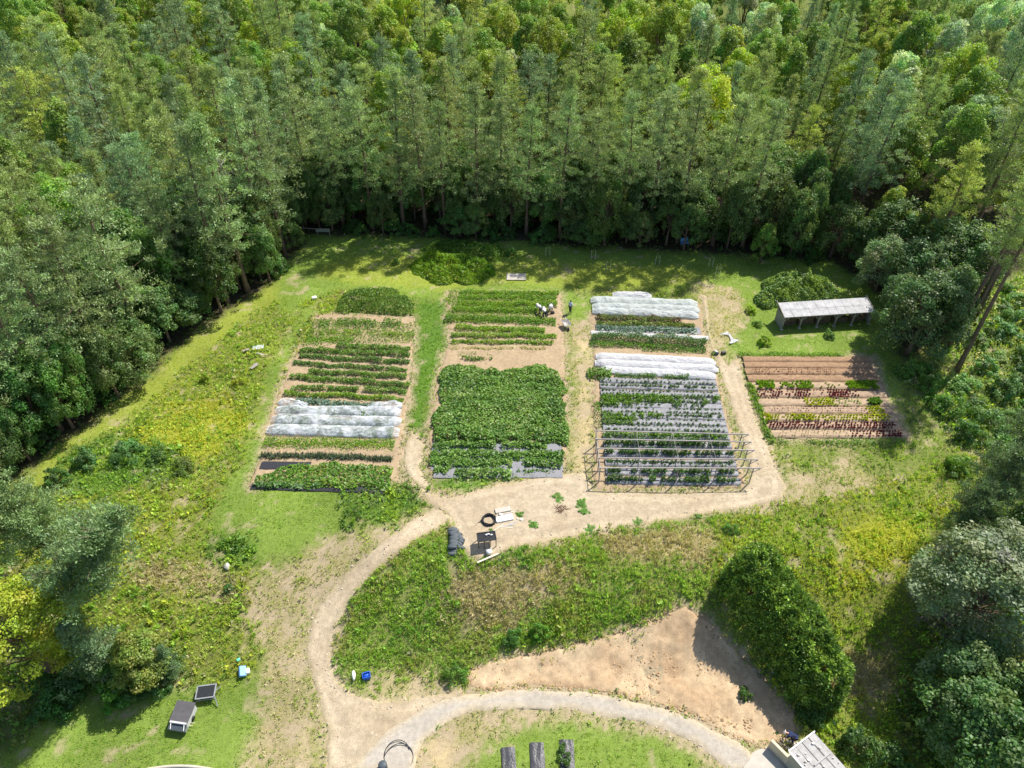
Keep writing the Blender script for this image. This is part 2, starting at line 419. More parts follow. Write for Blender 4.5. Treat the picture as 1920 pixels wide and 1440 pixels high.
PAINT = [   # painted in order
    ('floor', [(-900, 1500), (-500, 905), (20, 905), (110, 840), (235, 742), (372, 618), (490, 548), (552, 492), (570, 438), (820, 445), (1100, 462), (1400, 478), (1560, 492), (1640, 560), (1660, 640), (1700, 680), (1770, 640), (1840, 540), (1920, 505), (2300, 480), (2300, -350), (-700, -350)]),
    ('slope', [(1670, 690), (1760, 690), (1800, 600), (1850, 530), (1930, 512), (2300, 500), (2300, 900), (1930, 900), (1830, 850), (1780, 810), (1730, 730)]),
    ('meadow', [(45, 912), (240, 770), (400, 640), (560, 535), (650, 540), (600, 640), (520, 740), (470, 880), (400, 1000), (480, 1080), (480, 1290), (330, 1290), (200, 1230), (0, 1100), (-200, 1000)]),
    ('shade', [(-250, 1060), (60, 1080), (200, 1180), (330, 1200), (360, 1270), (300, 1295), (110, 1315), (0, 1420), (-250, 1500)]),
    ('mown', [(42, 912), (110, 842), (240, 748), (375, 622), (470, 560), (545, 495), (640, 500), (590, 530), (480, 590), (400, 650), (290, 745), (150, 860), (75, 920)]),
    ('lawn', [(540, 500), (560, 470), (578, 440), (820, 447), (1100, 464), (1400, 480), (1570, 494), (1660, 560), (1690, 690), (1700, 830), (1410, 690), (1340, 640), (1320, 540), (1090, 540), (1050, 570), (840, 560), (780, 560), (640, 540), (580, 560), (530, 600), (520, 540)]),
    ('mown', [(575, 500), (700, 480), (960, 490), (1250, 500), (1330, 515), (1320, 535), (1080, 545), (960, 530), (830, 545), (640, 530)]),
    ('lawn', [(600, 560), (560, 640), (535, 700), (518, 745), (498, 830), (470, 912), (745, 905), (790, 928), (730, 960), (600, 1010), (450, 1070), (375, 1020), (420, 920), (470, 830), (500, 700), (560, 590)]),
    ('weeds', [(640, 915), (760, 905), (815, 945), (740, 985), (640, 980)]),
    ('clover', [(778, 565), (846, 560), (842, 640), (822, 700), (806, 800), (790, 830), (765, 800), (757, 790), (775, 650)]),
    ('lawn', [(1048, 560), (1108, 555), (1114, 680), (1116, 800), (1105, 890), (1060, 890), (1066, 800), (1060, 690)]),
    ('sparse', [(1062, 600), (1108, 600), (1116, 800), (1104, 892), (1066, 892), (1075, 780)]),
    ('bare', [(1092, 640), (1110, 640), (1114, 800), (1100, 890), (1080, 890), (1096, 780)]),
    ('sparse', [(1300, 530), (1380, 540), (1400, 600), (1360, 660), (1335, 640), (1312, 560)]),
    ('clover', [(806, 890), (900, 895), (920, 912), (860, 924), (815, 915)]),
    ('yellow', [(300, 770), (430, 730), (470, 800), (420, 850), (300, 880), (230, 850)]),
    ('weeds', [(120, 850), (200, 810), (330, 830), (340, 890), (200, 930), (120, 920)]),
    ('weeds', [(370, 1010), (440, 1000), (500, 1030), (480, 1060), (400, 1060)]),
    ('bank_dry', [(250, 1050), (400, 1060), (460, 1090), (430, 1110), (330, 1120), (250, 1090)]),
    ('sparse', [(452, 1095), (520, 1060), (610, 1010), (740, 985), (815, 955), (770, 985), (700, 1030), (640, 1085), (600, 1130), (580, 1190), (585, 1270), (605, 1340), (612, 1450), (440, 1450), (470, 1330), (500, 1240), (470, 1160)]),
    ('lawn', [(-120, 1480), (0, 1415), (110, 1310), (330, 1288), (470, 1265), (500, 1310), (470, 1390), (440, 1450), (430, 1500), (-120, 1500)]),
    ('bank', [(852, 985), (866, 1030), (900, 1046), (960, 1030), (1040, 1016), (1200, 985), (1330, 968), (1360, 1000), (1330, 1110), (1285, 1132), (1160, 1187), (1000, 1222), (868, 1262), (860, 1295), (716, 1313), (662, 1298), (630, 1268), (622, 1220), (650, 1135), (690, 1085), (740, 1040), (800, 1004)]),
    ('bank_dry', [(850, 1080), (960, 1055), (1080, 1050), (1110, 1090), (1010, 1120), (950, 1180), (880, 1190), (850, 1130)]),
    ('bank_dry', [(1130, 1000), (1330, 985), (1350, 1050), (1250, 1060), (1150, 1040)]),
    ('sparse', [(690, 1270), (780, 1262), (868, 1262), (862, 1296), (720, 1313)]),
    ('meadow', [(1330, 968), (1470, 940), (1560, 925), (1710, 890), (1830, 850), (1800, 980), (1730, 1010), (1700, 1090), (1690, 1250), (1760, 1450), (1600, 1450), (1500, 1370), (1500, 1330), (1440, 1280), (1360, 1180), (1340, 1060)]),
    ('yellow', [(1560, 1010), (1650, 960), (1720, 980), (1700, 1060), (1620, 1120), (1570, 1090)]),
    ('bank_dry', [(1580, 1230), (1680, 1220), (1690, 1300), (1620, 1330), (1570, 1300)]),
    ('sparse', [(1448, 832), (1704, 828), (1760, 860), (1720, 890), (1560, 930), (1480, 942), (1470, 880)]),
    ('rough', [(1590, 832), (1704, 828), (1770, 860), (1720, 892), (1640, 905), (1600, 870)]),
    ('rough', [(1452, 834), (1560, 836), (1575, 868), (1500, 885), (1470, 880)]),
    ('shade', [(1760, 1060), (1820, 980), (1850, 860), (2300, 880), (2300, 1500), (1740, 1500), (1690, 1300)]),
    ('sparse', [(745, 1450), (790, 1390), (850, 1340), (960, 1332), (1080, 1339), (1200, 1360), (1300, 1398), (1366, 1450)]),
    ('lawn', [(930, 1370), (1050, 1345), (1200, 1372), (1300, 1410), (1330, 1450), (860, 1450), (900, 1400)]),
    ('bare', [(770, 1450), (780, 1395), (830, 1370), (850, 1400), (830, 1450)]),
    ('sparse', [(985, 935), (1050, 925), (1110, 925), (1120, 945), (1040, 965), (1000, 955)]),
    ('weeds', [(1388, 690), (1398, 690), (1452, 826), (1438, 826)]),
]
DIRT_W = [poly(p) for p in DIRT]; GRAVEL_W = poly(GRAVEL); EARTH_W = poly(EARTH); PAD_W = poly(PAD)
SOIL_W = [(n, poly(p)) for n, p in SOIL]
GX0, GX1, GY0, GY1, GS = -80.0, 85.0, 8.0, 108.0, 0.25
gx = np.arange(GX0, GX1 + 1e-6, GS); gy = np.arange(GY0, GY1 + 1e-6, GS)
XX, YY = np.meshgrid(gx, gy)
WX = XX + 1.5 * (fbm(XX, YY, 2.6, 41, 3) - 0.5); WY = YY + 1.5 * (fbm(XX, YY, 2.6, 87, 3) - 0.5)
def paint_sdf(pg, wob=True):
    """sdf evaluated inside the polygon's box only"""
    out = np.full(XX.shape, 9.0)
    x0, y0 = pg.min(0) - 3; x1, y1 = pg.max(0) + 3
    i0, i1 = np.searchsorted(gy, y0), np.searchsorted(gy, y1); j0, j1 = np.searchsorted(gx, x0), np.searchsorted(gx, x1)
    if i1 > i0 and j1 > j0:
        s = (slice(i0, i1), slice(j0, j1))
        out[s] = sdf((WX if wob else XX)[s], (WY if wob else YY)[s], pg)
    return out
_dr = np.random.default_rng(2)
WX = WX + _dr.normal(0, 0.42, XX.shape); WY = WY + _dr.normal(0, 0.42, XX.shape)
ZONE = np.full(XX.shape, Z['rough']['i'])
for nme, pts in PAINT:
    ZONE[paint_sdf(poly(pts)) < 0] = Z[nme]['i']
ROADD = np.minimum.reduce([paint_sdf(p, False) for p in DIRT_W] + [paint_sdf(GRAVEL_W, False), paint_sdf(PAD_W, False)])
SOILD = np.minimum.reduce([paint_sdf(p, False) for _, p in SOIL_W])
EARTHD = paint_sdf(EARTH_W, False)
KEEPOUT = np.minimum(np.minimum(ROADD, SOILD), EARTHD)

def lookup(arr, x, y):
    i = np.clip(np.rint((y - GY0) / GS).astype(int), 0, len(gy) - 1); j = np.clip(np.rint((x - GX0) / GS).astype(int), 0, len(gx) - 1)
    return arr[i, j]

def choose(zn, x, y):
    """patchy palette choice: returns colour per point"""
    pal = Z[zn]['pal']
    w = np.stack([wt * np.exp(3.2 * (2 * fbm(x, y, Z[zn]['patch'], 100 + 31 * k + Z[zn]['i'], 2) - 1)) for k, (c, wt) in enumerate(pal)], 1)
    cum = np.cumsum(w / w.sum(1, keepdims=True), 1)
    r = rng.random(len(x))
    idx = (r[:, None] > cum).sum(1)
    return np.array([c for c, _ in pal])[np.clip(idx, 0, len(pal) - 1)]

# ------------------------------------------------------------------ the ground sheet
def axis(lo, hi, step, far):
    a = np.arange(lo, hi + 1e-6, step)
    ext = np.array([2, 5, 10, 20, 40, 80, 150, 300, far])
    return np.concatenate([lo - ext[::-1], a, hi + ext])
ax, ay = axis(-72, 78, 0.3, 900), axis(9, 96, 0.3, 1200)
AX, AY = np.meshgrid(ax, ay)
AZ = terrain(AX, AY) + 0.05 * (fbm(AX, AY, 1.1, 9, 2) - 0.5)
zi = lookup(ZONE, AX, AY)
outside = (AX < GX0) | (AX > GX1) | (AY < GY0) | (AY > GY1)
zi = np.where(outside, Z['rough']['i'], zi)
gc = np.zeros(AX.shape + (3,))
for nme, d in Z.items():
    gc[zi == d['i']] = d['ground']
for _ in range(3):
    gc[1:-1, 1:-1] = (gc[1:-1, 1:-1] * 2 + gc[:-2, 1:-1] + gc[2:, 1:-1] + gc[1:-1, :-2] + gc[1:-1, 2:]) / 6
n1 = fbm(AX, AY, 4.0, 61, 3)[..., None]; n2 = fbm(AX, AY, 1.2, 62, 3)[..., None]
gc = gc * (0.75 + 0.5 * n1)
bare = np.array([0.36, 0.29, 0.19])
grassy = ~np.isin(zi, [Z['floor']['i'], Z['shade']['i'], Z['bank']['i']])
kd = lookup(KEEPOUT, AX, AY)
f = np.clip(1 - (kd + 1.6 * (n2[..., 0] - 0.5)) / 0.7, 0, 1) * ~outside
f = np.maximum(f, np.clip((n2[..., 0] - 0.68) * 6, 0, 0.7) * grassy)
spz = np.isin(zi, [Z['sparse']['i'], Z['bare']['i']])
f = np.where(spz, np.clip((n2[..., 0] - 0.36) * 3, 0.1, 1), f)
gc = gc * (1 - f[..., None]) + bare * (0.85 + 0.3 * n1) * f[..., None]
nx, ny = len(ax), len(ay)
idx = np.arange(nx * ny).reshape(ny, nx)
quads = np.stack([idx[:-1, :-1], idx[:-1, 1:], idx[1:, 1:], idx[1:, :-1]], -1).reshape(-1, 4)
add('ground', mesh_np('ground', np.stack([AX, AY, AZ], -1).reshape(-1, 3), quads, gc.reshape(-1, 3), M['ground'], True), kind='structure')

def sheet(name, pg, mat, colour, off=0.04, step=0.2, wob=0.5, relief=None, **props):
    """a skin lying on the terrain inside a traced outline, its edge snapped to the outline"""
    x0, y0 = pg.min(0) - 1; x1, y1 = pg.max(0) + 1
    xs, ys = np.arange(x0, x1, step), np.arange(y0, y1, step)
    X, Y = np.meshgrid(xs, ys)
    def S(a, b):
        return sdf(a + wob * (fbm(a, b, 1.3, 5, 3) - 0.5), b + wob * (fbm(a, b, 1.3, 6, 3) - 0.5), pg)
    d = S(X, Y)
    e = 0.05
    gxx = (S(X + e, Y) - d) / e; gyy = (S(X, Y + e) - d) / e
    g = np.sqrt(gxx ** 2 + gyy ** 2) + 1e-6
    near = (d > 0) & (d < step * 1.6)
    X = np.where(near, X - gxx / g * d, X); Y = np.where(near, Y - gyy / g * d, Y)
    ok = d < step * 1.5
    i = np.arange(X.size).reshape(X.shape)
    q = np.stack([i[:-1, :-1], i[:-1, 1:], i[1:, 1:], i[1:, :-1]], -1).reshape(-1, 4)
    keep = ok.ravel()[q].all(1) & (d.ravel()[q] < 0).any(1)
    q = q[keep]
    used, inv = np.unique(q, return_inverse=True)
    X, Y, d = X.ravel()[used], Y.ravel()[used], d.ravel()[used]
    zz = terrain(X, Y) - 0.05 + (off + 0.08) * np.clip(-d / 0.30, 0, 1) ** 0.7
    if relief is not None:
        zz = zz + relief(X, Y, d)
    return add(name, mesh_np(name, np.stack([X, Y, zz], -1), inv.reshape(-1, 4), colour(X, Y, d), mat, True), **props)

def dirt_col(X, Y, d):
    n = fbm(X, Y, 2.2, 71, 3)[:, None]; m_ = fbm(X, Y, 0.5, 72, 2)[:, None]
    c = np.array([0.345, 0.268, 0.18]) * (1 - n) + np.array([0.45, 0.375, 0.275]) * n
    rut = np.exp(-((-d - 0.75) / 0.22) ** 2)[:, None]; mid = np.exp(-((-d - 1.35) / 0.25) ** 2)[:, None]
    c = c * (0.86 + 0.28 * m_) * (1 + 0.12 * rut - 0.08 * mid)
    ed = np.clip(1 + d / 0.5, 0, 1)[:, None] * fbm(X, Y, 0.7, 73, 2)[:, None]
    return c * (1 - ed) + np.array([0.36, 0.30, 0.15]) * ed
def gravel_col(X, Y, d):
    n = fbm(X, Y, 1.5, 75, 3)[:, None]
    c = np.array([0.345, 0.305, 0.26]) * (1 - n) + np.array([0.45, 0.41, 0.36]) * n
    ed = np.clip(1 + (d + 0.6 * (n[:, 0] - 0.5)) / 0.7, 0, 1)[:, None]
    return c * (1 - ed) + np.array([0.45, 0.37, 0.255]) * ed
def earth_col(X, Y, d):
    n = np.clip(1.7 * fbm(X, Y, 2.4, 77, 4) - 0.35, 0, 1)[:, None]; m_ = fbm(X, Y, 0.5, 78, 2)[:, None]
    return (np.array([0.39, 0.265, 0.16]) * (1 - n) + np.array([0.53, 0.405, 0.265]) * n) * (0.8 + 0.4 * m_)
def soil_col(X, Y, d):
    n = fbm(X, Y, 1.8, 79, 3)[:, None]
    return np.array([0.32, 0.235, 0.15]) * (1 - n) + np.array([0.42, 0.32, 0.21]) * n
for k, pg in enumerate(DIRT_W):
    sheet(['dirt_road', 'farm_yard', 'dirt_path', 'foot_path'][k], pg, M['dirt'], dirt_col, off=0.03 + 0.006 * k, kind='structure', relief=lambda X, Y, d: -0.05 * np.exp(-((-d - 0.75) / 0.25) ** 2))
sheet('gravel_road', GRAVEL_W, M['gravel'], gravel_col, off=0.06, kind='structure')
sheet('earth_bank', EARTH_W, M['soil'], earth_col, off=0.05, kind='structure', step=0.15, relief=lambda X, Y, d: (0.45 * (fbm(X, Y, 2.0, 8, 4) - 0.4) - 0.07 * (1 - np.abs(2 * fbm(X, Y * 0.35, 1.2, 18, 2) - 1)) ** 4) * np.clip(-d / 1.0, 0, 1))
sheet('concrete_pad', PAD_W, M['concrete'], earth_col, off=0.09, wob=0.1, kind='structure')
for nme, pg in SOIL_W:
    sheet('soil_plot', pg, M['soil'], soil_col, off=0.03, wob=1.0, kind='structure', relief=lambda X, Y, d: 0.07 * (fbm(X, Y, 0.6, 12, 2) - 0.5))

# ------------------------------------------------------------------ leaf and blade meshes
def unit(v):
    return v / (np.linalg.norm(v, axis=-1, keepdims=True) + 1e-9)

def leaves_np(cen, axis_, side, ln, wd, fold=0.0):
    """kites: one quad per leaf. cen = base of leaf"""
    n = len(cen)
    ln = np.broadcast_to(ln, (n,))[:, None]; wd = np.broadcast_to(wd, (n,))[:, None]
    v = np.empty((n, 4, 3))
    v[:, 0] = cen
    v[:, 1] = cen + axis_ * ln * 0.5 + side * wd * 0.5
    v[:, 2] = cen + axis_ * ln
    v[:, 3] = cen + axis_ * ln * 0.5 - side * wd * 0.5
    if fold:
        v[:, 2, 2] -= (ln[:, 0] * fold)
    return v.reshape(-1, 3), np.arange(n * 4).reshape(n, 4)

def rand_dirs(n, up=0.0, r=rng):
    d = r.normal(size=(n, 3)); d[:, 2] += up
    return unit(d)

def side_of(axis_, r=rng):
    s = np.cross(axis_, r.normal(size=axis_.shape))
    return unit(s)

def tuft_mesh(x, y, z, h, colr, nb, leafy, rs):
    """grass tufts: nb blades each; leafy ones carry broad leaves"""
    n = len(x)
    X = np.repeat(x, nb) + rs.normal(0, 0.07, n * nb); Y = np.repeat(y, nb) + rs.normal(0, 0.07, n * nb); Zz = np.repeat(z, nb)
    H = np.repeat(h, nb) * rs.uniform(0.6, 1.25, n * nb)
    lf = np.repeat(leafy, nb)
    az = rs.uniform(0, 2 * np.pi, n * nb)
    lean = np.where(lf, rs.uniform(0.35, 1.2, n * nb), rs.uniform(0.1, 0.85, n * nb))
    ax_ = np.stack([np.cos(az) * np.sin(lean), np.sin(az) * np.sin(lean), np.cos(lean)], 1)
    s = np.stack([-np.sin(az), np.cos(az), np.zeros_like(az)], 1)
    tw = rs.uniform(-0.9, 0.9, n * nb)[:, None]
    s = unit(s + np.cross(ax_, s) * tw)
    W = np.where(lf, H * rs.uniform(0.35, 0.6, n * nb), 0.03 + H * rs.uniform(0.05, 0.12, n * nb))
    base = np.stack([X, Y, Zz], 1)
    base[:, 2] += np.where(lf, H * rs.uniform(0, 0.8, n * nb), 0)
    L = np.where(lf, H * 0.75, H)
    v, fcs = leaves_np(base, ax_, s, L, W)
    c = np.repeat(colr, nb, 0) * rs.uniform(0.72, 1.3, (n * nb, 1))
    return v, fcs, np.repeat(c, 4, 0)

# ------------------------------------------------------------------ wild growth on the ground, one mass per kind of ground
EXCLUDE = []      # discs kept clear (x, y, r)
def scatter(zn, kname, label):
    d = Z[zn]
    mask = ZONE == d['i']
    if not mask.any():
        return
    ii, jj = np.nonzero(mask)
    n = int(len(ii) * GS * GS * d['dens'])
    k = rng.integers(0, len(ii), n)
    x = gx[jj[k]] + rng.uniform(-GS / 2, GS / 2, n); y = gy[ii[k]] + rng.uniform(-GS / 2, GS / 2, n)
    z = terrain(x, y)
    dist = np.sqrt(y ** 2 + CAM_H ** 2)
    keep = in_view(x, y, z, 110) & (rng.random(n) < np.clip(1.35 - dist / 150, 0.45, 1))
    keep &= (lookup(ROADD, x, y) + np.abs(rng.normal(0, 0.14, n)) > 0.05) & (lookup(SOILD, x, y) + np.abs(rng.normal(0, 0.25, n)) > 0.05) & (lookup(EARTHD, x, y) + np.abs(rng.normal(0, 0.5, n)) * (fbm(x, y, 1.5, 55, 2) > 0.45) > 0.05)
    nn = fbm(x, y, 1.2, 62, 3)
    if zn in ('sparse',):
        keep &= rng.random(n) < np.clip(1.7 - 2.2 * nn, 0.12, 1)
    else:
        keep &= rng.random(n) < np.clip(1.5 - 1.0 * np.clip(nn - 0.45, 0, 1) * 3, 0.3, 1)
    x, y, z = x[keep], y[keep], z[keep]
    n = len(x)
    hh = rng.uniform(*d['h'], n) * (0.55 + 0.9 * fbm(x, y, 1.7, 33, 2))
    c = choose(zn, x, y)
    lf = rng.random(n) < d['leafy'] * (0.4 + 1.2 * fbm(x, y, 2.5, 91, 2))
    v, fcs, cc = tuft_mesh(x, y, z, hh, c, d['nb'], lf, rng)
    add(kname, mesh_np(kname, v, fcs, cc, M['grass']), kind='stuff', label=label, category='grass')
    return n
for zn, kname, lab in [
    ('rough', 'rough_grass', 'rough mid green grass around the edges of the field'),
    ('lawn', 'lawn_grass', 'bright green lawn grass around the vegetable plots'),
    ('mown', 'mown_grass', 'pale yellow green mown grass strip along the forest edge'),
    ('clover', 'clover', 'deep green clover strip between the left and middle plots'),
    ('meadow', 'meadow_grass', 'tall mixed yellow and green meadow grass'),
    ('yellow', 'yellow_weeds', 'bright yellow green leafy weeds in the meadow'),
    ('weeds', 'leafy_weeds', 'dense dark green leafy weeds in the meadow'),
    ('bank', 'bank_grass', 'long green grass lying over on the curved bank'),
    ('bank_dry', 'dry_grass', 'dry straw coloured long grass on the bank'),
    ('sparse', 'sparse_weeds', 'sparse weeds on pale dry earth beside the road'),
    ('bare', 'stray_weeds', 'few stray weeds on bare trodden earth'),
    ('slope', 'slope_grass', 'grey green rough growth on the slope beyond the tall pines'),
    ('floor', 'forest_undergrowth', 'dark low undergrowth on the forest floor'),
    ('shade', 'shaded_grass', 'shaded dark grass under the trees'),
]:
    scatter(zn, kname, lab)

# ------------------------------------------------------------------ loose stones and clods on road, yard and bare earth
def pebbles(name, label, pgs, dens, lo, hi, colr, seed):
    rs = np.random.default_rng(seed)
    V, F, C = [], [], []
    base = np.array([(1, 0, 0), (0.3, 0.95, 0), (-0.8, 0.6, 0), (-0.8, -0.6, 0), (0.3, -0.95, 0), (0.05, 0.02, 0.8)])
    tri = np.array([(0, 1, 5), (1, 2, 5), (2, 3, 5), (3, 4, 5), (4, 0, 5)])
    for pg in pgs:
        a, b = pg.min(0), pg.max(0)
        n = int((b - a).prod() * dens)
        x = rs.uniform(a[0], b[0], n); y = rs.uniform(a[1], b[1], n)
        d = sdf(x, y, pg)
        k = (d < 0.15) & (rs.random(n) < np.clip(0.25 + np.exp(d / 0.5) + 0.8 * (fbm(x, y, 1.4, seed, 2) - 0.5), 0, 1))
        x, y = x[k], y[k]; n = len(x)
        s = lo + (hi - lo) * rs.random(n) ** 4
        an = rs.uniform(0, 6.28, n)
        q = base[None] * s[:, None, None] * rs.uniform(0.6, 1.3, (n, 6, 1))
        X = q[..., 0] * np.cos(an)[:, None] - q[..., 1] * np.sin(an)[:, None] + x[:, None]
        Y = q[..., 0] * np.sin(an)[:, None] + q[..., 1] * np.cos(an)[:, None] + y[:, None]
        Zq = q[..., 2] + (terrain(x, y) + 0.05)[:, None]
        o0 = sum(len(v) for v in V)
        V.append(np.stack([X, Y, Zq], -1).reshape(-1, 3)); F.append((tri[None] + 6 * np.arange(n)[:, None, None]).reshape(-1, 3) + o0)
        C.append(np.repeat(np.array(colr) * rs.uniform(0.6, 1.25, (n, 1)), 6, 0))
    add(name, mesh_np(name, np.concatenate(V), np.concatenate(F), np.concatenate(C), M['soil']), kind='stuff', label=label, category='stones')
pebbles('loose_stones', 'loose pale stones scattered on the road and yard', DIRT_W + [GRAVEL_W], 14, 0.02, 0.09, (0.46, 0.40, 0.31), 21)
pebbles('earth_clods', 'clods and stones on the bare orange earth bank', [EARTH_W], 40, 0.03, 0.15, (0.45, 0.31, 0.18), 22)
pebbles('soil_clods', 'small clods on the bare soil of the plots', [pg for _, pg in SOIL_W], 14, 0.03, 0.07, (0.36, 0.25, 0.15), 23)
# ------------------------------------------------------------------ tree prototypes (trunk mesh, crown mesh)
def trunk_tube(mb, h, r0, lean, rs, top=0.97, sides=8, n=9):
    ph = rs.uniform(0, 6, 2)
    pts, rad = [], []
    for k in range(n):
        t = k / (n - 1) * top
        pts.append((lean[0] * t * t + 0.12 * math.sin(3 * t + ph[0]) * t, lean[1] * t * t + 0.12 * math.sin(3.3 * t + ph[1]) * t, h * t - (0.25 if k == 0 else 0)))
        rad.append(r0 * (1.25 if k == 0 else 1) * (1 - 0.88 * t / top) + 0.015)
    mb.tube(pts, rad, sides)
    return pts
def along(pts, h, z):
    for a, b in zip(pts, pts[1:]):
        if a[2] <= z <= b[2]:
            f_ = (z - a[2]) / (b[2] - a[2]); return np.array(a) * (1 - f_) + np.array(b) * f_
    return np.array(pts[-1])

def pine(seed, h=18.0, cb=0.42, cr=2.9, nbr=62, per=4, spray=52, top_round=0.5, lean=None):
    rs = np.random.default_rng(seed)
    mb = MB()
    pts = trunk_tube(mb, h, 0.19 + h * 0.003, rs.normal(0, 0.5, 2) if lean is None else lean, rs)
    C, O = [], []
    for k in range(nbr):
        t = (k + rs.random()) / nbr
        z = h * (cb + (1 - cb) * t * 0.985)
        prof = min(1, 0.6 + t * 2.6) * (1 - max(0, t - 0.16) / 0.84 * (1 - 0.07)) ** top_round
        L = cr * prof * rs.uniform(0.55, 1.15)
        az = k * 2.39996 + rs.normal(0, 0.4)
        el = -0.1 + 0.75 * t + rs.normal(0, 0.14)
        d = np.array([math.cos(az) * math.cos(el), math.sin(az) * math.cos(el), math.sin(el)])
        b0 = along(pts, h, z)
        end = b0 + d * L + np.array([0, 0, 0.12 * L])
        if L > 0.7 and k % 2 == 0:
            mb.tube([b0, b0 + d * L * 0.5, end], [0.045, 0.03, 0.012], 4, False)
        m = max(2, int(per * L / cr * 0.95 + 0.5))
        for q in range(m):
            f_ = 0.16 + 0.86 * (q + rs.random() * 0.7) / m
            lat = rs.normal(0, 0.24 * L * 0.6, 3); lat[2] *= 0.35
            C.append(b0 + d * L * f_ + lat); O.append(d)
    for k in range(8):      # bare dead stubs below the crown
        z = h * (cb * rs.uniform(0.45, 1.05)); az = rs.uniform(0, 6.28); L = rs.uniform(0.6, 1.8)
        b0 = along(pts, h, z)
        mb.tube([b0, b0 + np.array([math.cos(az) * L, math.sin(az) * L, rs.uniform(-0.2, 0.25)])], [0.03, 0.01], 4, False)
    C.append(np.array(pts[-1]) + [0, 0, 0.1]); O.append(np.array([0, 0, 1.0]))
    C = np.array(C); O = np.array(O)
    n = len(C)
    R = rs.uniform(0.40, 0.78, n)
    cc = np.array([0.176, 0.240, 0.112]) * rs.uniform(0.68, 1.36, (n, 1)) * np.array([1, 1, 1]) + rs.normal(0, 0.006, (n, 3))
    cen = np.repeat(C, spray, 0); RR = np.repeat(R, spray)
    dd = rs.normal(size=(n * spray, 3)); dd[:, 2] += 0.75; dd = unit(dd + 0.5 * np.repeat(O, spray, 0))
    off = unit(rs.normal(size=(n * spray, 3))) * np.array([1, 1, 0.5])
    base = cen + off * (RR * rs.random(n * spray) ** 0.45)[:, None]
    v, fcs = leaves_np(base, dd, side_of(dd, rs), rs.uniform(0.16, 0.36, n * spray), rs.uniform(0.06, 0.12, n * spray))
    colr = np.repeat(cc, spray, 0) * rs.uniform(0.75, 1.3, (n * spray, 1))
    return mb.data('trunk', M['pine_bark'], True), mesh_np('crown', v, fcs, np.repeat(np.clip(colr, 0.01, 1), 4, 0), M['needle'])

def clump_leaves(C, R, O, rs, per, size, base_col, var=0.2, flat=0.35, hue=0.01):
    """leaf clumps: leaves lie mostly on the outer side of each clump"""
    n = len(C)
    N = n * per
    d = rs.normal(size=(N, 3)); d = unit(d + 0.75 * np.repeat(O, per, 0))
    base = np.repeat(C, per, 0) + d * (np.repeat(R, per) * rs.uniform(0.55, 1.08, N))[:, None]
    nrm = unit(d + rs.normal(0, 0.55, (N, 3)) + np.array([0, 0, flat]))
    ax_ = unit(np.cross(nrm, rs.normal(size=(N, 3))))
    sd_ = np.cross(nrm, ax_)
    ln = size * rs.uniform(0.7, 1.3, N)
    v, fcs = leaves_np(base - ax_ * ln[:, None] * 0.5, ax_, sd_, ln, ln * rs.uniform(0.5, 0.75, N))
    cc = np.array(base_col) * rs.uniform(1 - var, 1 + var, (n, 1)) + rs.normal(0, hue, (n, 3)) * np.array(base_col) * 8
    colr = np.repeat(cc, per, 0) * rs.uniform(0.75, 1.3, (N, 1))
    return v, fcs, np.repeat(np.clip(colr, 0.008, 1), 4, 0)

def broadleaf(seed, h=14.0, r=3.6, cb=0.25, n=95, per=130, size=0.25, colr=(0.135, 0.205, 0.042), pointed=0.0):
    rs = np.random.default_rng(seed)
    mb = MB()
    pts = trunk_tube(mb, h * 0.82, 0.12 + h * 0.008, rs.normal(0, 0.4, 2), rs)
    zc, hz = h * (cb + 1) / 2, h * (1 - cb) / 2
    u = unit(rs.normal(size=(n, 3)))
    u[:, 2] = np.where(u[:, 2] < -0.5, -u[:, 2], u[:, 2])
    k = rs.uniform(0.62, 1.0, n) ** 0.7 * (1 + 0.22 * np.sin(3 * np.arctan2(u[:, 1], u[:, 0]) + seed) * (1 - np.abs(u[:, 2])))
    C = u * k[:, None] * np.array([r, r, hz])
    if pointed:
        C[:, :2] *= (1 - pointed * np.clip(C[:, 2:3] / hz, -0.3, 1))
    C[:, 2] += zc
    O = unit(u + [0, 0, 0.25])
    for q in range(0, n, 5):
        b0 = along(pts, h, max(h * 0.15, C[q, 2] * 0.6))
        mid = (b0 + C[q]) / 2 + [0, 0, 0.3]
        mb.tube([b0, mid, C[q]], [0.07, 0.045, 0.015], 4, False)
    R = rs.uniform(0.55, 1.05, n) * (r / 3.6) ** 0.6
    v, fcs, cc = clump_leaves(C, R, O, rs, per, size, colr)
    return mb.data('trunk', M['bark'], True), mesh_np('crown', v, fcs, cc, M['tree_leaf'])

def shrub(seed, r=1.8, h=2.2, n=40, per=80, size=0.2, colr=(0.07, 0.135, 0.028), mat='tree_leaf'):
    rs = np.random.default_rng(seed)
    mb = MB()
    u = unit(rs.normal(size=(n, 3))); u[:, 2] = np.abs(u[:, 2])
    C = u * rs.uniform(0.55, 0.95, (n, 1)) * np.array([r, r, h]) * (1 + 0.2 * np.sin(2.5 * np.arctan2(u[:, 1], u[:, 0]) + seed)[:, None])
    for q in range(0, n, 4):
        mb.tube([(0.1 * u[q, 0], 0.1 * u[q, 1], -0.1), C[q] * 0.6, C[q]], [0.04, 0.025, 0.01], 4, False)
    R = rs.uniform(0.3, 0.55, n) * r / 1.8
    v, fcs, cc = clump_leaves(C, R, unit(u + [0, 0, 0.3]), rs, per, size, colr)
    return mb.data('stem', M['bark'], True), mesh_np('foliage', v, fcs, cc, M[mat])

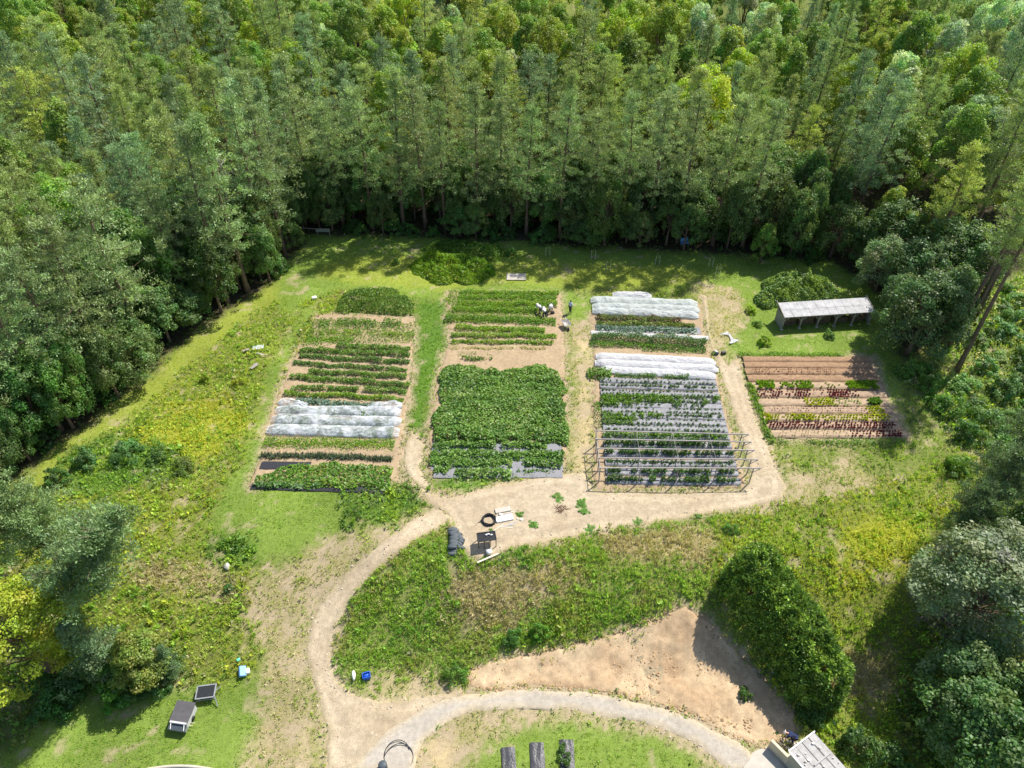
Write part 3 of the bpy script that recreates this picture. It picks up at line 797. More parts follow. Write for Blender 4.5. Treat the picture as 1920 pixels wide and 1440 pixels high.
def bare_tree(seed, h, spread, n1=14, mat='bark_grey', r0=0.16, fork=5):
    """leafless tree: trunk plus forking twigs as one mesh each"""
    rs = np.random.default_rng(seed)
    t, b = MB(), MB()
    pts = trunk_tube(t, h, r0, rs.normal(0, 0.7, 2), rs)
    for k in range(n1):
        f_ = 0.3 + 0.68 * (k + rs.random()) / n1
        b0 = along(pts, h, h * f_ * 0.96); az = rs.uniform(0, 6.28); el = rs.uniform(0.0, 0.7)
        L = spread * (1.15 - 0.75 * f_) * rs.uniform(0.7, 1.2)
        d = np.array([math.cos(az) * math.cos(el), math.sin(az) * math.cos(el), math.sin(el)])
        e = b0 + d * L
        mid = b0 + d * L * 0.5 + rs.normal(0, 0.1 * L, 3)
        b.tube([b0, mid, e], [r0 * 0.4, r0 * 0.26, 0.015], 5, False)
        for q in range(fork):
            s = b0 + (e - b0) * rs.uniform(0.3, 1.0)
            d2 = unit(d + rs.normal(0, 0.6, 3)); L2 = L * rs.uniform(0.2, 0.5)
            m2 = s + d2 * L2 * 0.6 + rs.normal(0, 0.06 * L2, 3)
            b.tube([s, m2, s + d2 * L2], [0.035, 0.025, 0.01], 4, False)
            for w in range(3):
                d3 = unit(d2 + rs.normal(0, 0.7, 3))
                b.tube([m2, m2 + d3 * L2 * rs.uniform(0.3, 0.6)], [0.018, 0.008], 3, False)
    return t.data('trunk', M[mat], True), b.data('branch', M[mat], True)

M['bark_dead'] = mat_plain('bare_brown_twigs', (0.17, 0.145, 0.125), 0.95, 0.3, 3)
M['pine_bark'] = mat_plain('pine_bark', (0.17, 0.115, 0.085), 0.95, 0.35, 2.0)
PINES = [pine(100 + k, h=19 + (k % 3 - 1) * 0.8, cb=[0.30, 0.38, 0.22, 0.40, 0.28, 0.20, 0.34][k], cr=[3.6, 4.0, 3.5, 4.2, 3.8, 3.4, 3.9][k], nbr=66 + 2 * k, top_round=[0.42, 0.62, 0.5, 0.45, 0.75, 0.55, 0.38][k]) for k in range(7)]
TALL = [pine(150 + k, h=22, cb=0.60, cr=2.8, nbr=46) for k in range(2)]
UMB = [pine(160 + k, h=14, cb=0.46, cr=4.4, nbr=90, per=6, spray=60, top_round=0.45) for k in range(2)]
FIR = [pine(170 + k, h=9, cb=0.08, cr=2.6, nbr=80, per=4, spray=56, top_round=0.9) for k in range(2)]
BROAD = [broadleaf(200 + k, h=15, r=[3.4, 3.0, 3.8, 2.8][k], cb=[0.22, 0.15, 0.3, 0.12][k], n=[95, 90, 105, 85][k], pointed=[0, 0.35, 0, 0.5][k]) for k in range(4)]
LOW = [broadleaf(230 + k, h=7, r=[2.6, 2.2, 2.9][k], cb=0.06, n=90, per=120, size=0.21, colr=(0.10, 0.16, 0.04), pointed=[0.2, 0.45, 0][k]) for k in range(3)]
SHRUB = [shrub(250 + k, r=[1.8, 1.5, 2.1][k], h=[2.2, 2.5, 1.9][k]) for k in range(3)]

TREE_COUNT = {}
def plant(name, proto, x, y, label, cat='tree', group=None, s=1.0, sz=None, tint=(1, 1, 1), rz=None, tilt=(0, 0), names=('trunk', 'crown')):
    o = thing(name, label, cat, (x, y, float(terrain(x, y)) - 0.02), random.uniform(0, 6.28) if rz is None else rz, group)
    o.scale = (s, s, sz or s)
    o.rotation_euler = (tilt[0], tilt[1], o.rotation_euler[2])
    for nme, me in zip(names, proto):
        c = add(nme, me, o)
        c.color = (*tint, 1) if nme in ('crown', 'foliage') else (1, 1, 1, 1)
    return o

# ------------------------------------------------------------------ the forest
FLOOR_W = poly([(-900, 1500), (-500, 905), (20, 905), (110, 840), (235, 742), (372, 618), (490, 548), (552, 492), (570, 438), (820, 445), (1100, 462), (1400, 478), (1560, 492), (1640, 520), (1700, 560), (1790, 500), (1850, 470), (1920, 470), (2300, 470), (2300, -330), (-700, -330)])
taken = []
def free(x, y, r):
    return all((x - a) ** 2 + (y - b) ** 2 > (r * 0.5 + q * 0.5) ** 2 for a, b, q in taken)
def jit(c, k=0.1):
    g_ = random.uniform(1 - 1.2 * k, 1 + 1.2 * k)
    return tuple(float(v * g_ * random.uniform(1 - 0.4 * k, 1 + 0.4 * k)) for v in c)

# single trees one can point at
def at(px, py):
    q = P(px, py); return q[0], q[1]
def single(name, proto, px, py, label, cat='tree', s=1.0, sz=None, tint=(1, 1, 1), r=3.0, dz=0.0, **kw):
    x, y = P(px, py, dz)[:2]; taken.append((x, y, r))
    return plant(name, proto, x, y, label, cat, None, s, sz, tint, **kw)

single('pine_tree', TALL[0], 1792, 698, 'tall pine with a bare leaning trunk standing nearest the lettuce plot', s=0.98, tint=(1.25, 1.2, 0.85), rz=0.4)
single('pine_tree', TALL[1], 1776, 655, 'tall pine with trunk rising out of the dark trees beside the shed', s=1.0, tint=(1.2, 1.2, 0.8), rz=2.0)
single('pine_tree', TALL[0], 1818, 602, 'tall bare-trunked pine farthest back of the group beyond the lettuce plot', s=0.98, tint=(1.15, 1.15, 0.9), rz=3.7)
single('pine_tree', TALL[1], 1832, 590, 'tall slim pine close behind the group beyond the lettuce plot', s=0.95, tint=(1.3, 1.2, 0.8), rz=5.0)
single('pine_tree', PINES[3], 1730, 520, 'pine with yellow green lower branches behind the shed', s=0.92, tint=(1.5, 1.35, 0.7))
for px, py, s, lab, tn in [
    (1700, 665, 1.3, 'dark grey green broadleaf tree shading the end of the lettuce plot', (0.75, 0.8, 1.1)),
    (1665, 625, 1.0, 'grey green broadleaf tree overhanging the end of the shed roof', (0.95, 1.0, 1.35)),
    (1735, 640, 1.25, 'broad dark tree at the foot of the tall pines', (0.7, 0.8, 1.0)),
    (1640, 545, 0.95, 'pale silvery willow-like tree behind the shed', (1.5, 1.35, 2.4)),
    (1605, 500, 0.9, 'shaded broadleaf tree at the forest corner behind the mound', (0.7, 0.75, 0.8)),
    (1655, 500, 1.2, 'dark broadleaf tree at the forest corner behind the shed', (0.7, 0.78, 0.85)),
    (1745, 545, 1.3, 'grey green broadleaf tree amid the pines beyond the shed', (0.85, 0.9, 1.1)),
    (1790, 560, 1.2, 'dark broadleaf tree beside the farthest tall pine', (0.7, 0.78, 0.9)),
    (1765, 600, 1.0, 'low leafy tree between the tall pine trunks', (0.9, 0.95, 1.1)),
    (1700, 580, 1.2, 'dense dark broadleaf tree between the shed and the tall pines', (0.8, 0.85, 1.2)),
]:
    single('broadleaf_tree', LOW[hash(lab) % 1 + (int(px) % 3)], px, py, lab, s=s, tint=tn)
single('broadleaf_tree', LOW[1], 1425, 492, 'light green young tree with layered leaves in front of the dark forest edge', s=0.62, sz=0.75, tint=(1.3, 1.4, 1.0))
single('broadleaf_tree', BROAD[2], 1760, 395, 'large rounded silvery grey tree at the forest edge', s=1.02, tint=(1.25, 1.2, 2.6), r=7)
single('broadleaf_tree', BROAD[1], 1640, 470, 'yellowish broadleaf tree standing out against the dark forest edge', s=0.6, tint=(1.5, 1.3, 0.8), r=4)
# bottom left group
single('pine_tree', pine(165, 14.0, 0.52, 3.9, 95, 6, 64, 0.45, (6.8, 0.8)), 172, 1206, 'umbrella-crowned pine with a curved bare trunk above the shrubs', s=1.0, tint=(0.74, 0.82, 0.74), rz=0.0, r=5)
single('pine_tree', UMB[1], 45, 962, 'wide pine at the left edge above the yellow green tree', dz=9.5, s=0.84, tint=(0.8, 0.86, 0.72), rz=2.5, r=5)
single('pine_tree', FIR[0], 205, 1262, 'short blue green pine under the umbrella pine', s=0.88, tint=(0.72, 0.8, 0.85), r=4)
single('broadleaf_tree', broadleaf(290, 15, 3.5, 0.1, 150, 150, 0.21, (0.145, 0.205, 0.03)), 48, 1205, 'big yellow green tree at the left edge by the lawn', dz=5.0, s=1.05, sz=0.68, tint=(1.5, 1.28, 0.8), rz=0.5, r=6)
single('broadleaf_tree', LOW[1], 285, 1262, 'small drooping olive green tree beside the short pine', s=0.85, sz=0.7, tint=(1.5, 1.2, 0.9), r=3)
single('fir_tree', FIR[1], 328, 1262, 'little dark blue green fir at the end of the shrubs', s=0.42, tint=(0.6, 0.72, 0.7), r=2)
for k, (px, py, s, lab) in enumerate([(150, 1290, 1.05, 'dark glossy shrub at the lawn edge under the short pine'), (235, 1290, 1.15, 'bright leaved shrub at the lawn edge beside the little fir'), (95, 1310, 1.0, 'dark shrub between the yellow green tree and the lawn'), (290, 1285, 0.8, 'low dark shrub in front of the little fir')]):
    single('shrub', SHRUB[k % 3], px, py, lab, 'shrub', s=s, tint=[(0.6, 0.75, 0.9), (1.0, 1.25, 0.9), (0.6, 0.8, 0.8), (0.6, 0.8, 0.8)][k], names=('stem', 'foliage'), r=2)
# right side group
single('broadleaf_tree', broadleaf(291, 15, 3.6, 0.06, 150, 140, 0.22, (0.145, 0.19, 0.085)), 1845, 1110, 'large silvery green tree with rounded crown at the right edge', dz=5.5, s=1.2, sz=0.72, tint=(1.0, 1.0, 1.1), r=6)
single('bare_tree', bare_tree(41, 6.0, 3.6, 34, 'bark_dead', 0.09, 10), 1765, 1225, 'half dead grey tree with tangled bare branches by the silvery tree', s=1.0, names=('trunk', 'branch'), r=3)
for k, (px, py, s, lab, tn) in enumerate([
    (1775, 1410, 1.1, 'blue green tree below the dead branches', (0.85, 1.0, 1.15)),
    (1885, 1400, 1.3, 'broad blue green tree in the bottom right corner', (0.85, 0.98, 1.1)),
    (1850, 1500, 1.25, 'dark green tree cut by the bottom edge', (0.65, 0.8, 0.85)),
    (1775, 1320, 1.05, 'grey green tree between the dead branches and the blue green tree', (1.1, 1.1, 1.5)),
    (1900, 1060, 1.0, 'dark green tree behind the silvery tree at the right edge', (0.6, 0.75, 0.9)),
    (1800, 1290, 0.8, 'small green tree growing through the dead branches', (0.9, 1.0, 1.6)),
]):
    single('broadleaf_tree', LOW[k % 3], px, py, lab, s=s, tint=tn, r=4)
for k, (px, py, s, lab) in enumerate([(1880, 900, 0.72, 'dark spreading conifer at the right edge above the silvery tree'), (1925, 845, 0.75, 'dark conifer half out of frame at the right edge'), (1845, 955, 0.6, 'small dark conifer beside the meadow at the right edge')]):
    single('pine_tree', UMB[k % 2], px, py, lab, s=s, tint=(0.5, 0.58, 0.52), r=4, dz=6.5)
single('dead_tree', bare_tree(33, 13.5, 2.6, 26, r0=0.15), 452, 470, 'dead grey leafless tree among the pines on the left', s=1.0, names=('trunk', 'branch'), r=4)
single('broadleaf_tree', LOW[1], 318, 640, 'upright pointed young tree at the edge of the mown strip', s=0.95, tint=(0.9, 1.0, 1.15), r=3)

# low growth along the forest edge
EDGE = [(-60, 960), (20, 905), (110, 840), (235, 742), (372, 618), (490, 548), (552, 492), (570, 438), (820, 445), (1100, 462), (1400, 478), (1560, 492)]
EW = [np.array(at(*q)) for q in EDGE]
edge_n = 0
for a, b in list(zip(EW, EW[1:]))[1:10]:
    L = np.linalg.norm(b - a); t_ = (b - a) / L; nrm = np.array([-t_[1], t_[0]])
    for k in np.arange(1.0, L, 3.9):
        q = a + t_ * (k + random.uniform(-0.9, 0.9)) + nrm * random.uniform(1.2, 3.2)
        if free(q[0], q[1], 2.4):
            taken.append((q[0], q[1], 1.6))
            s = random.uniform(0.88, 1.12)
            plant('pine_tree', random.choice(PINES), q[0], q[1], 'edge pine in the forest', 'tree', 'pines along the forest edge', s=s, sz=s * 1.02, tint=jit((1.05, 1.05, 0.95), 0.12))
for a, b in zip(EW, EW[1:]):
    L = np.linalg.norm(b - a); t_ = (b - a) / L; nrm = np.array([-t_[1], t_[0]])
    k = 0.0
    while k < L:
        for depth in (0.3, 1.8, 4.0, 7.0):
            q = a + t_ * (k + random.uniform(-0.5, 0.5)) + nrm * (depth + random.uniform(0, 1.4))
            back = b[1] > 75 and a[1] > 75
            if free(q[0], q[1], 1.1 if back else 0.2):
                taken.append((q[0], q[1], 1.0))
                where = 'along the back forest edge' if back else 'along the left forest edge'
                if random.random() < (0.68 if back else 0.8):
                    plant('edge_tree', random.choice(LOW), q[0], q[1], 'low dark broadleaf tree ' + where, 'tree', 'low trees ' + where, s=random.uniform(0.5, 1.0) + 0.05 * depth, sz=random.uniform(0.55, 1.35) + 0.06 * depth, tint=jit((0.85, 0.9, 0.95), 0.28))
                else:
                    plant('shrub', random.choice(SHRUB), q[0], q[1], 'dark leafy shrub ' + where, 'shrub', 'shrubs ' + where, s=random.uniform(0.6, 1.1), tint=jit((0.8, 0.9, 0.9), 0.2), names=('stem', 'foliage'))
                edge_n += 1
        k += random.uniform(1.9, 3.2)

mq = P(1500, 548)[:2]; sunxy = np.array([math.sin(SUN_AZ), math.cos(SUN_AZ)])
for d_ in (4.0, 7.5, 11.0):
    c_ = mq + sunxy * d_; taken.append((c_[0], c_[1], 5.0))
rt = np.random.default_rng(77)
NP = {'pine': 0, 'broad': 0}
cand = np.stack([rt.uniform(-110, 115, 90000), rt.uniform(30, 158, 90000)], 1)
inside = sdf(cand[:, 0], cand[:, 1], FLOOR_W) < -1.2
cand = cand[inside]
tz = terrain(cand[:, 0], cand[:, 1])
vis = in_view(cand[:, 0], cand[:, 1], tz + 17, 70) | in_view(cand[:, 0], cand[:, 1], tz + 8, 40)
cand = cand[vis]
for x, y in cand:
    far = y > 112 + 10 * (vnoise(x, y, 30, 4) - 0.5) - max(0, x - 25) * 0.25
    sp_ = 3.7 if x < -26 and y < 90 else (4.2 if not far else 5.4)
    if not free(x, y, sp_):
        continue
    left = x < -26 and y < 90
    right = x > 48
    rr = rt.random(); patch = vnoise(x, y, 16, 8)
    where = 'the forest at the left of the field' if left else ('the forest at upper right' if right else ('the far forest along the top' if far else 'the forest behind the field'))
    broad = rr < (0.74 if far else (0.5 if right else 0.16))
    if broad:
        if NP['broad'] >= 290:
            continue
        NP['broad'] += 1
        kind = rt.random() if not left else 0.9
        s = rt.uniform(0.8, 1.15)
        if kind < 0.13:
            lab, tn = 'silvery grey leaved tree in ', (2.1, 1.8, 5.0)
        elif kind < 0.5:
            lab, tn = 'yellow green broadleaf tree in ', (1.45, 1.28, 0.8)
        elif kind < 0.6:
            lab, tn = 'bright lime broadleaf tree in ', (1.85, 1.6, 0.7)
        else:
            lab, tn = 'mid green broadleaf tree in ', (1.05, 1.1, 0.95)
        plant('broadleaf_tree', BROAD[int(rt.integers(4))], x, y, lab + where, 'tree', lab.replace(' tree in ', ' trees in ') + where, s=s * 0.95, sz=s * rt.uniform(0.95, 1.12), tint=jit(tn, 0.14))
    else:
        if NP['pine'] >= 298:
            continue
        NP['pine'] += 1
        s = rt.uniform(0.72, 1.12) * (0.97 if left else 1.0)
        kind = rt.random()
        if kind < 0.07 and not left:
            lab, tn = 'yellowish conifer in ', (1.6, 1.4, 0.7)
        elif kind < 0.45:
            lab, tn = 'blue green pine in ', (0.95, 1.03, 1.12)
        else:
            lab, tn = 'green pine in ', (1.18, 1.14, 0.82)
        plant('pine_tree', PINES[int(rt.integers(7))], x, y, lab + where, 'tree', lab.replace(' in ', 's in ') + where, s=s * rt.uniform(0.9, 1.05), sz=s, tint=jit(tn, 0.13))
    taken.append((x, y, sp_))
print('TREES', NP, edge_n)
# ------------------------------------------------------------------ crops
def zl(X, Y): return 460 + X / 3.43, 520 + Y / 3.43       # corners of the three plots, as surveyed
def zm(X, Y): return 780 + X / 3.43, 520 + Y / 3.43
def zt(X, Y): return 1070 + X / 3.43, 520 + Y / 3.43
def zr(X, Y): return 1320 + X / 3.428, 480 + Y / 3.428
def ends(p, q, dz=0.0):
    return P(p[0], p[1], dz)[:2], P(q[0], q[1], dz)[:2]

def leaf_cloud(x, y, z, size, colr, rs, flat=0.9, narrow=0.65, lift=0.0):
    n = len(x)
    nrm = unit(rs.normal(0, 0.6, (n, 3)) + np.array([0, 0, flat]))
    ax_ = unit(np.cross(nrm, rs.normal(size=(n, 3)))); sd_ = np.cross(nrm, ax_)
    ln = size * rs.uniform(0.65, 1.3, n)
    base = np.stack([x, y, z], 1) - ax_ * ln[:, None] * 0.5
    v, f_ = leaves_np(base, ax_, sd_, ln, ln * narrow * rs.uniform(0.8, 1.2, n))
    return v, f_, np.repeat(colr * rs.uniform(0.72, 1.28, (n, 1)), 4, 0)

def pick(pal, x, y, rs, patch=1.2, seed=0):
    w = np.stack([wt * np.exp(2.5 * (2 * vnoise(x, y, patch, seed + 13 * k) - 1)) for k, (c, wt) in enumerate(pal)], 1)
    cum = np.cumsum(w / w.sum(1, keepdims=True), 1)
    i_ = (rs.random(len(x))[:, None] > cum).sum(1)
    return np.array([c for c, _ in pal])[np.clip(i_, 0, len(pal) - 1)]

POT = [((0.105, 0.205, 0.028), 3), ((0.145, 0.26, 0.035), 2), ((0.07, 0.15, 0.025), 1)]
LIME = [((0.14, 0.27, 0.02), 3), ((0.20, 0.31, 0.02), 2), ((0.09, 0.19, 0.02), 1)]
DARKG = [((0.075, 0.165, 0.032), 3), ((0.11, 0.21, 0.035), 1.3)]
SQ = [((0.10, 0.215, 0.03), 4), ((0.07, 0.16, 0.028), 2), ((0.16, 0.27, 0.05), 1.2), ((0.22, 0.24, 0.03), 0.3)]
SQD = [((0.115, 0.225, 0.04), 4), ((0.165, 0.28, 0.055), 2.8), ((0.075, 0.16, 0.035), 1.5), ((0.24, 0.33, 0.10), 0.8)]
CAB = [((0.17, 0.25, 0.20), 3), ((0.11, 0.18, 0.13), 2)]
LEEK = [((0.12, 0.17, 0.12), 3), ((0.08, 0.12, 0.08), 1)]
KALE = [((0.12, 0.075, 0.055), 2), ((0.13, 0.19, 0.03), 2), ((0.09, 0.14, 0.04), 2)]
FEN = [((0.07, 0.16, 0.045), 3), ((0.10, 0.19, 0.06), 1)]
REDL = [((0.13, 0.024, 0.034), 3), ((0.19, 0.045, 0.045), 1)]
YELL = [((0.36, 0.40, 0.02), 3), ((0.27, 0.34, 0.03), 1)]

def crop_row(label, p, q, w, h, pal, leaf=0.16, dens=260, gaps=0.25, seed=0, flat=0.9, group=None, name='crop_row', blades=False, parent=None, cat='crop row'):
    rs = np.random.default_rng(seed + 900)
    a, b = ends(p, q, h * 0.4)
    L = np.linalg.norm(b - a); t_ = (b - a) / L; nr = np.array([-t_[1], t_[0]])
    n = int(L * w * dens)
    s = rs.uniform(0, L, n); lat = np.clip(rs.normal(0, 0.30, n), -0.62, 0.62) * w
    wig = 0.34 * (vnoise(s, s * 0 + seed, 1.3, seed) - 0.5); lat = lat * (0.7 + 0.6 * vnoise(s, s * 0 + 2, 0.7, seed + 21))
    x = a[0] + t_[0] * s + nr[0] * (lat + wig); y = a[1] + t_[1] * s + nr[1] * (lat + wig)
    vig = 0.4 + 1.0 * vnoise(s, s * 0 + 3, 0.8, seed + 5)
    g = 0.75 * vnoise(s, s * 0 + 7, 0.9, seed + 11) + 0.25 * vnoise(s, lat * 3, 0.3, seed + 12) + rs.normal(0, 0.05, n)
    keep = (g > gaps) | (rs.random(n) < 0.05)
    prof = np.sqrt(np.clip(1 - (lat / (0.66 * w)) ** 2, 0, 1))
    z = terrain(x, y) + 0.06 + h * vig * prof * rs.uniform(0.25, 1.0, n)
    x, y, z = x[keep], y[keep], z[keep]
    c = pick(pal, x, y, rs, 0.9, seed)
    if blades:
        v, f_, cc = tuft_mesh(x, y, terrain(x, y) + 0.03, np.full(len(x), h), c, 4, np.zeros(len(x), bool), rs)
    else:
        v, f_, cc = leaf_cloud(x, y, z, leaf, c, rs, flat)
    return add(name, mesh_np(name, v, f_, cc, M['leaf']), parent, label=label, category=cat if parent is None else None, group=group)

def crop_patch(label, pts, h, pal, leaf, dens, seed=0, name='squash_patch', cat='crop patch', flat=1.0, wob=0.9, rowdir=None):
    rs = np.random.default_rng(seed + 300)
    pg = np.array([P(a_, b_, h * 0.5)[:2] for a_, b_ in pts])
    lo, hi = pg.min(0) - 0.5, pg.max(0) + 0.5
    n = int((hi - lo).prod() * dens)
    x = rs.uniform(lo[0], hi[0], n); y = rs.uniform(lo[1], hi[1], n)
    k = sdf(x + wob * (fbm(x, y, 1.0, seed, 2) - 0.5), y + wob * (fbm(x, y, 1.0, seed + 1, 2) - 0.5), pg)
    keep = k < 0
    x, y, k = x[keep], y[keep], k[keep]
    hz = h * (0.35 + 0.6 * fbm(x, y, 1.4, seed + 2, 2) + 0.45 * vnoise(x * 0.25, y, 0.55, seed + 4)) * np.clip(0.35 - k / 0.5, 0.3, 1)
    z = terrain(x, y) + 0.05 + hz * (1 - 0.75 * rs.random(len(x)) ** 2)
    c = pick(pal, x, y, rs, 1.3, seed)
    v, f_, cc = leaf_cloud(x, y, z, leaf, c, rs, flat, 0.85)
    return add(name, mesh_np(name, v, f_, cc, M['leaf']), label=label, category=cat)

def strip(name, p, q, w, mat, hump=0.08, seed=0, parent=None, wrinkle=0.03, **props):
    """film laid over a bed, edges tucked in"""
    a, b = ends(p, q)
    L = np.linalg.norm(b - a); t_ = (b - a) / L; nr = np.array([-t_[1], t_[0]])
    nu, nv = max(8, int(L / 0.22)), 9
    U, V = np.meshgrid(np.linspace(0, L, nu), np.linspace(-0.5, 0.5, nv), indexing='ij')
    ww = w * (1 + 0.08 * (vnoise(U, U * 0, 0.8, seed) - 0.5))
    x = a[0] + t_[0] * U + nr[0] * V * ww; y = a[1] + t_[1] * U + nr[1] * V * ww
    z = terrain(x, y) + 0.075 + hump * np.sqrt(np.clip(1 - (2 * V) ** 4, 0, 1)) + wrinkle * (vnoise(U, V * 3, 0.25, seed + 3) - 0.5) + 0.6 * wrinkle * (vnoise(U * 0.3, V * 5, 0.3, seed + 4) - 0.5)
    i_ = np.arange(nu * nv).reshape(nu, nv)
    fcs = np.stack([i_[:-1, :-1], i_[1:, :-1], i_[1:, 1:], i_[:-1, 1:]], -1).reshape(-1, 4)
    return add(name, mesh_np(name, np.stack([x, y, z], -1).reshape(-1, 3), fcs, None, mat, True), parent, **props)

def cover(label, p, q, w, h, mat, seed=0, sag=0.3, ripple=0.10, group=None, open_mid=0.0):
    """row cover: a cloth tunnel sagging between its hoops, gathered at both ends"""
    a, b = ends(p, q, h * 0.4)
    L = np.linalg.norm(b - a); t_ = (b - a) / L; nr = np.array([-t_[1], t_[0]])
    nu, nv = int(L / 0.08), 33
    U, V = np.meshgrid(np.linspace(0, L, nu), np.linspace(0, 1, nv), indexing='ij')
    ph = V * np.pi
    end = np.clip(np.minimum(U, L - U) / 0.7, 0.12, 1) ** 0.6
    hoop = 1 - sag * vnoise(U, U * 0, 1.0, seed + 40) * (0.5 + vnoise(U, U * 0, 2.0, seed))
    rid = 0.55 * (1 - np.abs(2 * fbm(U + 0.8 * V, V * 2.2, 0.75, seed + 2, 3) - 1)) + 0.45 * (1 - np.abs(2 * fbm(U * 0.35 + 1.5 * V, V * 3.0, 0.42, seed + 22, 2) - 1))
    hh = h * end * hoop * (0.85 + 0.3 * vnoise(U, V * 0, 1.7, seed + 9))
    half = 0.5 * w * (0.92 + 0.16 * vnoise(U, V * 0 + 5, 0.9, seed + 4)) * np.clip(0.55 + end * 0.45, 0, 1)
    skirt = 1 + 0.22 * np.abs(np.cos(ph)) ** 8
    lat = -np.cos(ph) * half * skirt
    zz = hh * np.sin(ph) ** 0.75
    crease = (1 - np.abs(2 * vnoise(U * 0.8 + 0.9 * np.cos(ph), V * 1.2 + 4 * vnoise(U, V, 0.8, seed + 31), 0.55, seed + 30) - 1)) ** 3
    zz = zz + 1.3 * ripple * (rid - 0.6) * np.sin(ph) ** 0.5 + 0.02 * rid + 1.1 * ripple * crease * np.sin(ph) ** 0.4
    zz = zz * (1 - open_mid * np.exp(-((U / L - 0.45) / 0.22) ** 2))
    wig = 0.10 * (vnoise(U, U * 0 + 2, 1.8, seed + 6) - 0.5)
    x = a[0] + t_[0] * U + nr[0] * (lat + wig); y = a[1] + t_[1] * U + nr[1] * (lat + wig)
    z = terrain(x, y) + 0.09 + np.maximum(zz, 0.0)
    i_ = np.arange(nu * nv).reshape(nu, nv)
    fcs = np.stack([i_[:-1, :-1], i_[1:, :-1], i_[1:, 1:], i_[:-1, 1:]], -1).reshape(-1, 4)
    return add('row_cover', mesh_np('row_cover', np.stack([x, y, z], -1).reshape(-1, 3), fcs, None, mat, True), label=label, category='row cover', group=group)

# ---- left plot
ORD = ['first', 'second', 'third', 'fourth', 'fifth', 'sixth', 'seventh', 'eighth', 'ninth', 'tenth', 'eleventh', 'twelfth', 'thirteenth', 'fourteenth', 'fifteenth']
GL, GM, GT, GR = 'crop rows of the left plot', 'crop rows of the middle plot', 'beds of the trellis plot', 'beds of the lettuce plot'
crop_patch('low weedy green cover between the top rows of the left plot', [zl(450, 270), zl(1090, 290), zl(1090, 430), zl(560, 440), zl(360, 450), zl(400, 350)], 0.15, LIME + POT, 0.13, 75, 9, name='weed_cover', cat='weeds')
crop_row('patchy weedy green row just below the weed mound', zl(460, 290), zl(1000, 300), 1.6, 0.30, POT, 0.18, 120, 0.42, 1, group=GL)
crop_row('thin weedy row with bare gaps in the left plot', zl(400, 350), zl(1090, 372), 1.1, 0.25, LIME, 0.16, 120, 0.40, 2, group=GL)
crop_row('weedy row reaching only partway across the left plot', zl(390, 398), zl(700, 405), 1.2, 0.25, LIME, 0.16, 160, 0.25, 3, group=GL)
rows = [(590, 438, 1060, 462, 0.80, 0.55, POT, 0.05), (350, 466, 1060, 497, 0.75, 0.50, POT, 0.1), (350, 505, 1055, 547, 0.70, 0.45, DARKG, 0.1), (310, 552, 1040, 596, 0.62, 0.40, DARKG, 0.15), (410, 600, 1040, 637, 0.72, 0.45, POT, 0.12), (285, 640, 1060, 690, 0.72, 0.45, POT, 0.1), (300, 708, 1040, 735, 0.68, 0.42, POT, 0.28), (250, 748, 1020, 782, 0.62, 0.40, LIME, 0.15)]
for k, (x0, y0, x1, y1, w, h, pal, g) in enumerate(rows):
    crop_row(f'{ORD[k]} of eight leafy green rows above the net tunnels, counted from the weed mound', zl(x0, y0), zl(x1, y1), w, h, pal, 0.17, 300, g, 10 + k, group=GL)
crop_row('blue green cabbage row showing where the uppermost net is pulled back', zl(320, 800), zl(880, 832), 0.9, 0.32, CAB, 0.26, 130, 0.05, 30, group=GL)
for k, (x0, y0, x1, y1) in enumerate([(190, 848, 1000, 870), (165, 905, 1000, 932), (140, 968, 990, 998)]):
    crop_row(f'leafy crop under the {ORD[k]} full net tunnel', zl(x0 + 40, y0 + 8), zl(x1 - 40, y1 + 8), 1.0, 0.35, DARKG, 0.22, 190, 0.05, 33 + k, group='crops under the net tunnels')
cover('white net end bunched at the left of the uncovered cabbage row', zl(222, 795), zl(400, 832), 1.0, 0.4, M['net'], 51, 0.3, 0.14)
cover('white net end bunched at the right of the uncovered cabbage row', zl(790, 838), zl(1010, 820), 1.0, 0.4, M['net'], 52, 0.3, 0.14)
for k, (x0, y0, x1, y1, w) in enumerate([(195, 852, 1002, 868, 1.15), (170, 908, 1004, 930, 1.2), (142, 975, 992, 998, 1.25)]):
    cover(f'{["upper", "middle", "lowest"][k]} of the three long white net tunnels in the left plot', zl(x0, y0), zl(x1, y1), w, 0.46, M['net'], 54 + k, 0.35, 0.075, 'net tunnels of the left plot')
crop_row('low weedy green strip just below the net tunnels', zl(120, 1058), zl(960, 1075), 1.3, 0.25, LIME, 0.15, 190, 0.15, 40, group=GL)
crop_row('grey green row of upright leeks on bare soil', zl(105, 1140), zl(945, 1165), 0.42, 0.42, LEEK, 0.2, 130, 0.15, 41, blades=True, group=GL)
strip('mulch_film', zl(100, 1212), zl(420, 1216), 1.0, M['mulch_black'], 0.05, 1, label='black film showing at the top of the lower left squash patch', category='mulch film')
strip('mulch_film', zl(40, 1345), zl(890, 1375), 0.75, M['mulch_black'], 0.05, 2, label='black film along the bottom of the lower left squash patch', category='mulch film')
crop_patch('bright green squash patch at the bottom of the left plot', [zl(340, 1200), zl(945, 1205), zl(935, 1362), zl(600, 1350), zl(380, 1352), zl(60, 1330), zl(60, 1285), zl(200, 1238)], 0.42, SQ + [((0.15, 0.28, 0.04), 2)], 0.22, 95, 5)
crop_row('pale big-leaved plants along the lower edge of the left squash patch', zl(60, 1332), zl(480, 1345), 0.6, 0.4, [((0.20, 0.30, 0.15), 2), ((0.10, 0.2, 0.05), 2)], 0.3, 90, 0.25, 43, group=GL)
